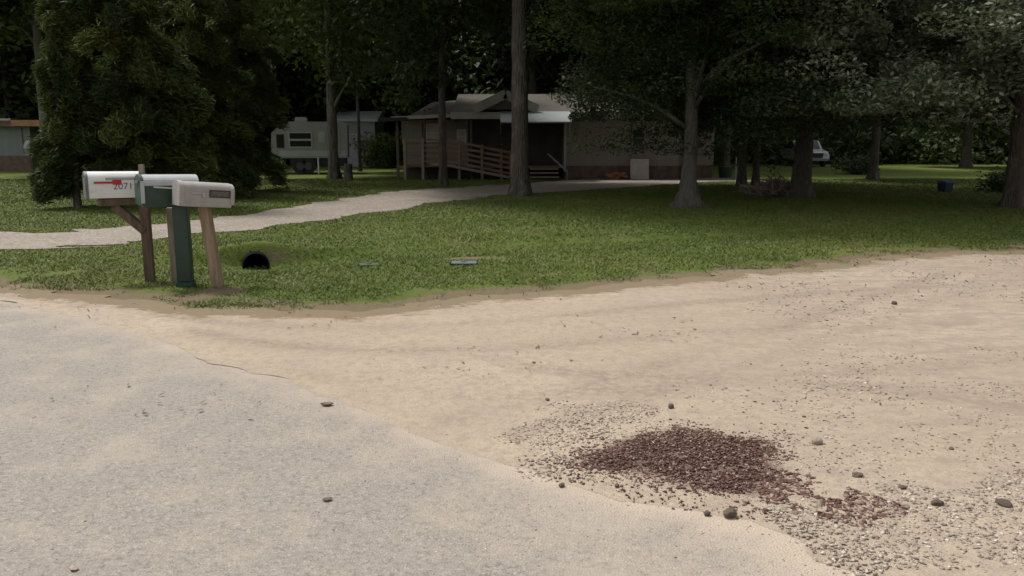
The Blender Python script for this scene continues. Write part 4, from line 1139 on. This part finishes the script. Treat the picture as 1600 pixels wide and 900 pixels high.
hero(693, 290, 13, 12, 4.4, 4.4, 13, 420, 80, .12, 5, 'bark_dark', 'wood_leaf', 'slender dark tree standing in front of the porch ramp', (-.004, 0), 1.25, wob=.05)
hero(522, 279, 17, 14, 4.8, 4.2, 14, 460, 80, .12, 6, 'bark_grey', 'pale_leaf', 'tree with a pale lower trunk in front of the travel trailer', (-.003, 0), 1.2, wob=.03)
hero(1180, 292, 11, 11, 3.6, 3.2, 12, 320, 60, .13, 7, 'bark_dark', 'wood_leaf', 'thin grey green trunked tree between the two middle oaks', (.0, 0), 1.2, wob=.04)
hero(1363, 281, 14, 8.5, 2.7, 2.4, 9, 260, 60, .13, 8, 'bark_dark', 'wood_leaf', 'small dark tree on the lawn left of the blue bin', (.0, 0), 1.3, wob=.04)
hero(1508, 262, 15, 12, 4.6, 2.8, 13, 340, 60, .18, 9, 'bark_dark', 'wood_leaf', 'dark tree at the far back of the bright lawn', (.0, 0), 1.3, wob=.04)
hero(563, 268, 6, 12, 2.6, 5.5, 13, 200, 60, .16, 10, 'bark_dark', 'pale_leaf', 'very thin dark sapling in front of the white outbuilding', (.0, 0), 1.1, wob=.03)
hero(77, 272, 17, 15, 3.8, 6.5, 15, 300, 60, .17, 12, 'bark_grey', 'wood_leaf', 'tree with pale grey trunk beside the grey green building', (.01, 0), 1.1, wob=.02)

# stump beside the pale-trunked tree
x, y, _ = P(544, 281)
b = MB(); b.tube([(0, 0, -.05), (0, 0, .1), (.01, 0, .35), (.02, 0, .62)], [.24, .19, .165, .16], 14)
o = b.done('stump', M['bark_dark']); o.location = (x, y, 0); tag(o, 'short dark tree stump right of the pale trunked tree', 'stump')

# cedars behind the mailboxes
def cedar_mesh(name, R, zlo, h, n_br, seed):
    global rng
    keep_rng = rng; rng = np.random.default_rng(seed); r = random.Random(seed)
    cents = []; dirs = []; tints = []; limbs = []
    for i in range(n_br):
        s = (i + r.random()) / n_br
        z = zlo + s * (h - zlo)
        L = R * (1 - s) ** .75 * r.uniform(.45, 1.35) + .25
        a = r.random() * 2 * math.pi
        d = Vector((math.cos(a), math.sin(a), 0)); rise = r.uniform(-.05, .35)
        m = int(40 + 360 * L / R)
        bt = r.random()
        limbs.append(((0, 0, z), (d.x * L * .8, d.y * L * .8, z + rise * L * .5 - .1 * L)))
        for k in range(m):
            t_ = r.random() ** .6
            lat = r.gauss(0, .11) * L * (1.1 - t_ * .6)
            pz_ = z + rise * t_ * L * .6 - .32 * t_ * t_ * L - abs(lat) * .35 + r.gauss(0, .09)
            p = (d.x * t_ * L - d.y * lat, d.y * t_ * L + d.x * lat, pz_)
            for q in range(4):
                cents.append((p[0] + r.gauss(0, .06), p[1] + r.gauss(0, .06), p[2] + r.gauss(0, .05)))
                dirs.append((d.x + r.gauss(0, .5), d.y + r.gauss(0, .5), -.25 + r.gauss(0, .35)))
                tints.append(min(1, max(0, bt * .6 + r.random() * .4)))
    V, F_, T_ = leaf_quads(np.array(cents), np.full(len(cents), .085), .2, .16, np.array(tints), np.array(dirs))
    me = mesh_np(name, V, F_, T_); rng = keep_rng
    return me, limbs
def cedar(px, py, R, zlo, h, nb, seed, label, wpx=11):
    x, y, _ = P(px, py)
    cm, limbs = cedar_mesh('crown', R, zlo, h, nb, seed)
    b = MB(); r0 = wpx / FPX * y / 2
    b.tube([(0, 0, -.1), (0, 0, .3), (.03, 0, h * .4), (0, .02, h * .95)], [r0 * 1.3, r0, r0 * .7, .02], 10)
    for p, q in limbs[::2]: b.tube([p, Vector(p).lerp(Vector(q), .5) + Vector((0, 0, .05)), q], [.03, .02, .006], 5)
    bmesh.ops.recalc_face_normals(b.bm, faces=b.bm.faces)
    me = bpy.data.meshes.new('trunk'); b.bm.to_mesh(me); b.bm.free()
    return tree((x, y, 0), me, M['bark_dark'], cm, M['cedar_leaf'], label, 'cedar tree', name='cedar_tree')
cedar(122, 326, .50, .55, 4.6, 60, 21, 'leftmost cedar, with a short bare dark stem behind the white mailbox')
cedar(222, 322, 1.3, .7, 9.0, 120, 22, 'tallest cedar, olive green, directly behind the white mailbox')
cedar(310, 306, 1.6, .7, 8.5, 110, 23, 'dark cedar behind the green and grey mailboxes')
cedar(380, 298, 1.3, .8, 8.5, 85, 24, 'dark cedar on the right of the cedar group, nearest the travel trailer')

# low shrub in the shade left of the first cedar
def shrub_mesh(name, R, h, n, per, size, seed): return crown_mesh(name, R, .02, h, n, per, size, seed, flat=.8, clump=.28, shell=.2)[0]
def stem_mesh(name, h, n, seed):
    r = random.Random(seed); b = MB()
    for i in range(n):
        a = r.random() * 6.28; q = r.uniform(.1, .45)
        b.tube([(0, 0, -.05), (math.cos(a) * q * .4, math.sin(a) * q * .4, h * .5), (math.cos(a) * q, math.sin(a) * q, h * .9)], [.03, .02, .006], 5)
    me = bpy.data.meshes.new(name); b.bm.to_mesh(me); b.bm.free(); return me
def shrub(px, py, R, h, n, per, size, seed, mat, label, group=None):
    x, y, _ = P(px, py); e = empty('shrub', (x, y, 0), 0, label, 'shrub', group)
    link('stem', stem_mesh('stem', h, 7, seed), M['bark_dark'], e)
    link('foliage', shrub_mesh('foliage', R, h, n, per, size, seed), M[mat], e)
shrub(1342, 272, .9, .75, 60, 40, .07, 31, 'wood_leaf', 'low dark shrub at the foot of the small dark tree left of the blue bin')
shrub(1562, 300, .55, .6, 34, 30, .06, 32, 'wood_leaf', 'leafy green shrub left of the dark trunk at the right edge')
shrub(600, 262, 1.5, 2.0, 90, 45, .09, 33, 'pale_leaf', 'tall green shrub at the left end of the house')
shrub(556, 258, 1.6, 1.7, 90, 45, .09, 34, 'pale_leaf', 'tall green bush behind the thin sapling, left of the house')

# pile of bare twigs left of the dark oak
x, y, _ = P(1212, 307)
r = random.Random(5); b = MB()
for i in range(260):
    a = r.random() * math.pi; L = r.uniform(.15, .55); cx_ = r.gauss(0, .36); cy_ = r.gauss(0, .28); cz_ = abs(r.gauss(.0, .2)) * max(.2, 1 - abs(cx_)) + .04
    d = Vector((math.cos(a), math.sin(a) * .7, r.uniform(-.3, 1.1))).normalized() * L
    p = Vector((cx_, cy_, cz_)); b.tube([p, p + d * .5 + Vector((0, 0, .03)), p + d], [.016, .012, .004], 4)
o = b.done('brush_pile', M['twig']); o.location = (x, y, 0); tag(o, 'pile of bare grey brown twigs at the left foot of the thick dark oak', 'brush pile')
x, y, _ = P(1178, 297)
b = MB(); b.box((0, 0, .10), (.75, .5, .06), Euler((.05, .08, .3)).to_matrix(), .01); b.box((.1, .05, .045), (.5, .4, .06), None, .01); o = b.done('plank_stack', M['wood_grey']); o.location = (x, y, 0); tag(o, 'few grey planks lying on the grass left of the twig pile', 'planks')
x, y, _ = P(1133, 278)
b = MB(); b.tube([(0, 0, 0), (0, 0, .42)], [.24, .30], 16); b.tube([(0, 0, .42), (0, 0, .46)], [.32, .32], 16); o = b.done('barrel', M['green_plastic']); o.location = (x, y, 0); tag(o, 'low dark green tub right of the house, behind the mottled oak', 'tub')
b = MB(); b.tube([(0, 0, -.1), (0, 0, .85)], .03, 8); o = b.done('marker_stake', M['grey_plastic']); x, y, _ = P(1149, 280); o.location = (x, y, 0); tag(o, 'thin white marker stake beside the dark green tub', 'stake')

# ------------------------------------------------------------------ the wood behind: copies sharing a few crowns
CR = [crown_mesh('crown', 4.2, 2.0, 16, 420, 42, .22, s, clump=.8)[0] for s in (41, 42, 43)]
CRL = [crown_mesh('crown', 4.0, 5.0, 17, 380, 42, .22, s, clump=.8)[0] for s in (44, 45)]
TR = [trunk_mesh('trunk', 14.5, .22, .07, s, (r.uniform(-.01, .01), 0), 1.3, [(r.uniform(-3, 3), r.uniform(-3, 3), r.uniform(5, 14)) for _ in range(10)], .05, 10) for s in (51, 52, 53)]
wood = []
def row(Y, xa, xb, step, low=True, jit=1.3, pale=0.0):
    x = xa
    while x < xb:
        wood.append((x + random.uniform(-jit, jit), Y + random.uniform(-jit, jit) * 1.3, low, random.random() < pale)); x += step
row(42.5, -7, 12, 4.6, False)
row(47, -46, -19, 4.4, True)
row(52, -16, 14, 4.6, True, pale=.25)
row(56, -60, -18, 4.6, True)
row(62, 16, 52, 4.4, True)
row(60, -18, 16, 4.8, True)
row(67, -64, 60, 5.2, True)
row(76, -66, 66, 5.6, True)
row(40, 31, 40, 4.6, True)
zones = {'l': ('tall tree in the wood beyond the grey green building and the cedars', 'trees of the wood on the left'),
         'c': ('tall tree in the wood rising behind the house and the travel trailer', 'trees of the wood behind the house'),
         'r': ('tall tree in the dark wood behind the far lawn and the pickup', 'trees of the wood on the right')}
for (x, y, low, pale) in wood:
    if y < 50 and -13.5 < x < -3.5 and y < 46: continue
    a = x / y
    if y > 49 and abs(a + .268) < .022: continue
    zn = 'l' if a < -.30 else ('c' if a < .22 else 'r')
    cm = random.choice(CR if low else CRL)
    s = random.uniform(.85, 1.2)
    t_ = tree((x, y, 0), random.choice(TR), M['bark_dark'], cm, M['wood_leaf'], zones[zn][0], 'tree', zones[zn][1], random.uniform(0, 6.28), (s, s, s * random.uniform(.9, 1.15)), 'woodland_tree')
# undergrowth closing the foot of the wood
def undergrowth():
    pts = []
    for (Y, xa, xb, n, h) in ((50, -60, -16, 380, 3.0), (56, -18, 16, 300, 3.0), (56, 16, 46, 260, 1.6), (62, -60, 60, 420, 4.0), (72, -70, 70, 420, 5.0)):
        cx_ = xa + rng.random(n) * (xb - xa); cy_ = Y + rng.normal(size=n) * 1.6; cz_ = rng.random(n) * h
        c_ = np.stack([cx_, cy_, cz_], 1); pts.append(np.repeat(c_, 60, 0) + rng.normal(size=(n * 60, 3)) * .6)
    p = np.concatenate(pts); p[:, 2] = np.abs(p[:, 2])
    V, F_, T_ = leaf_quads(p, np.full(len(p), .22), .3, .5)
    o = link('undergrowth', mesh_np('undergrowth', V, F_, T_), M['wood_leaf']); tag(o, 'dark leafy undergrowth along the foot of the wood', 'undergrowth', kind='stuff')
undergrowth()
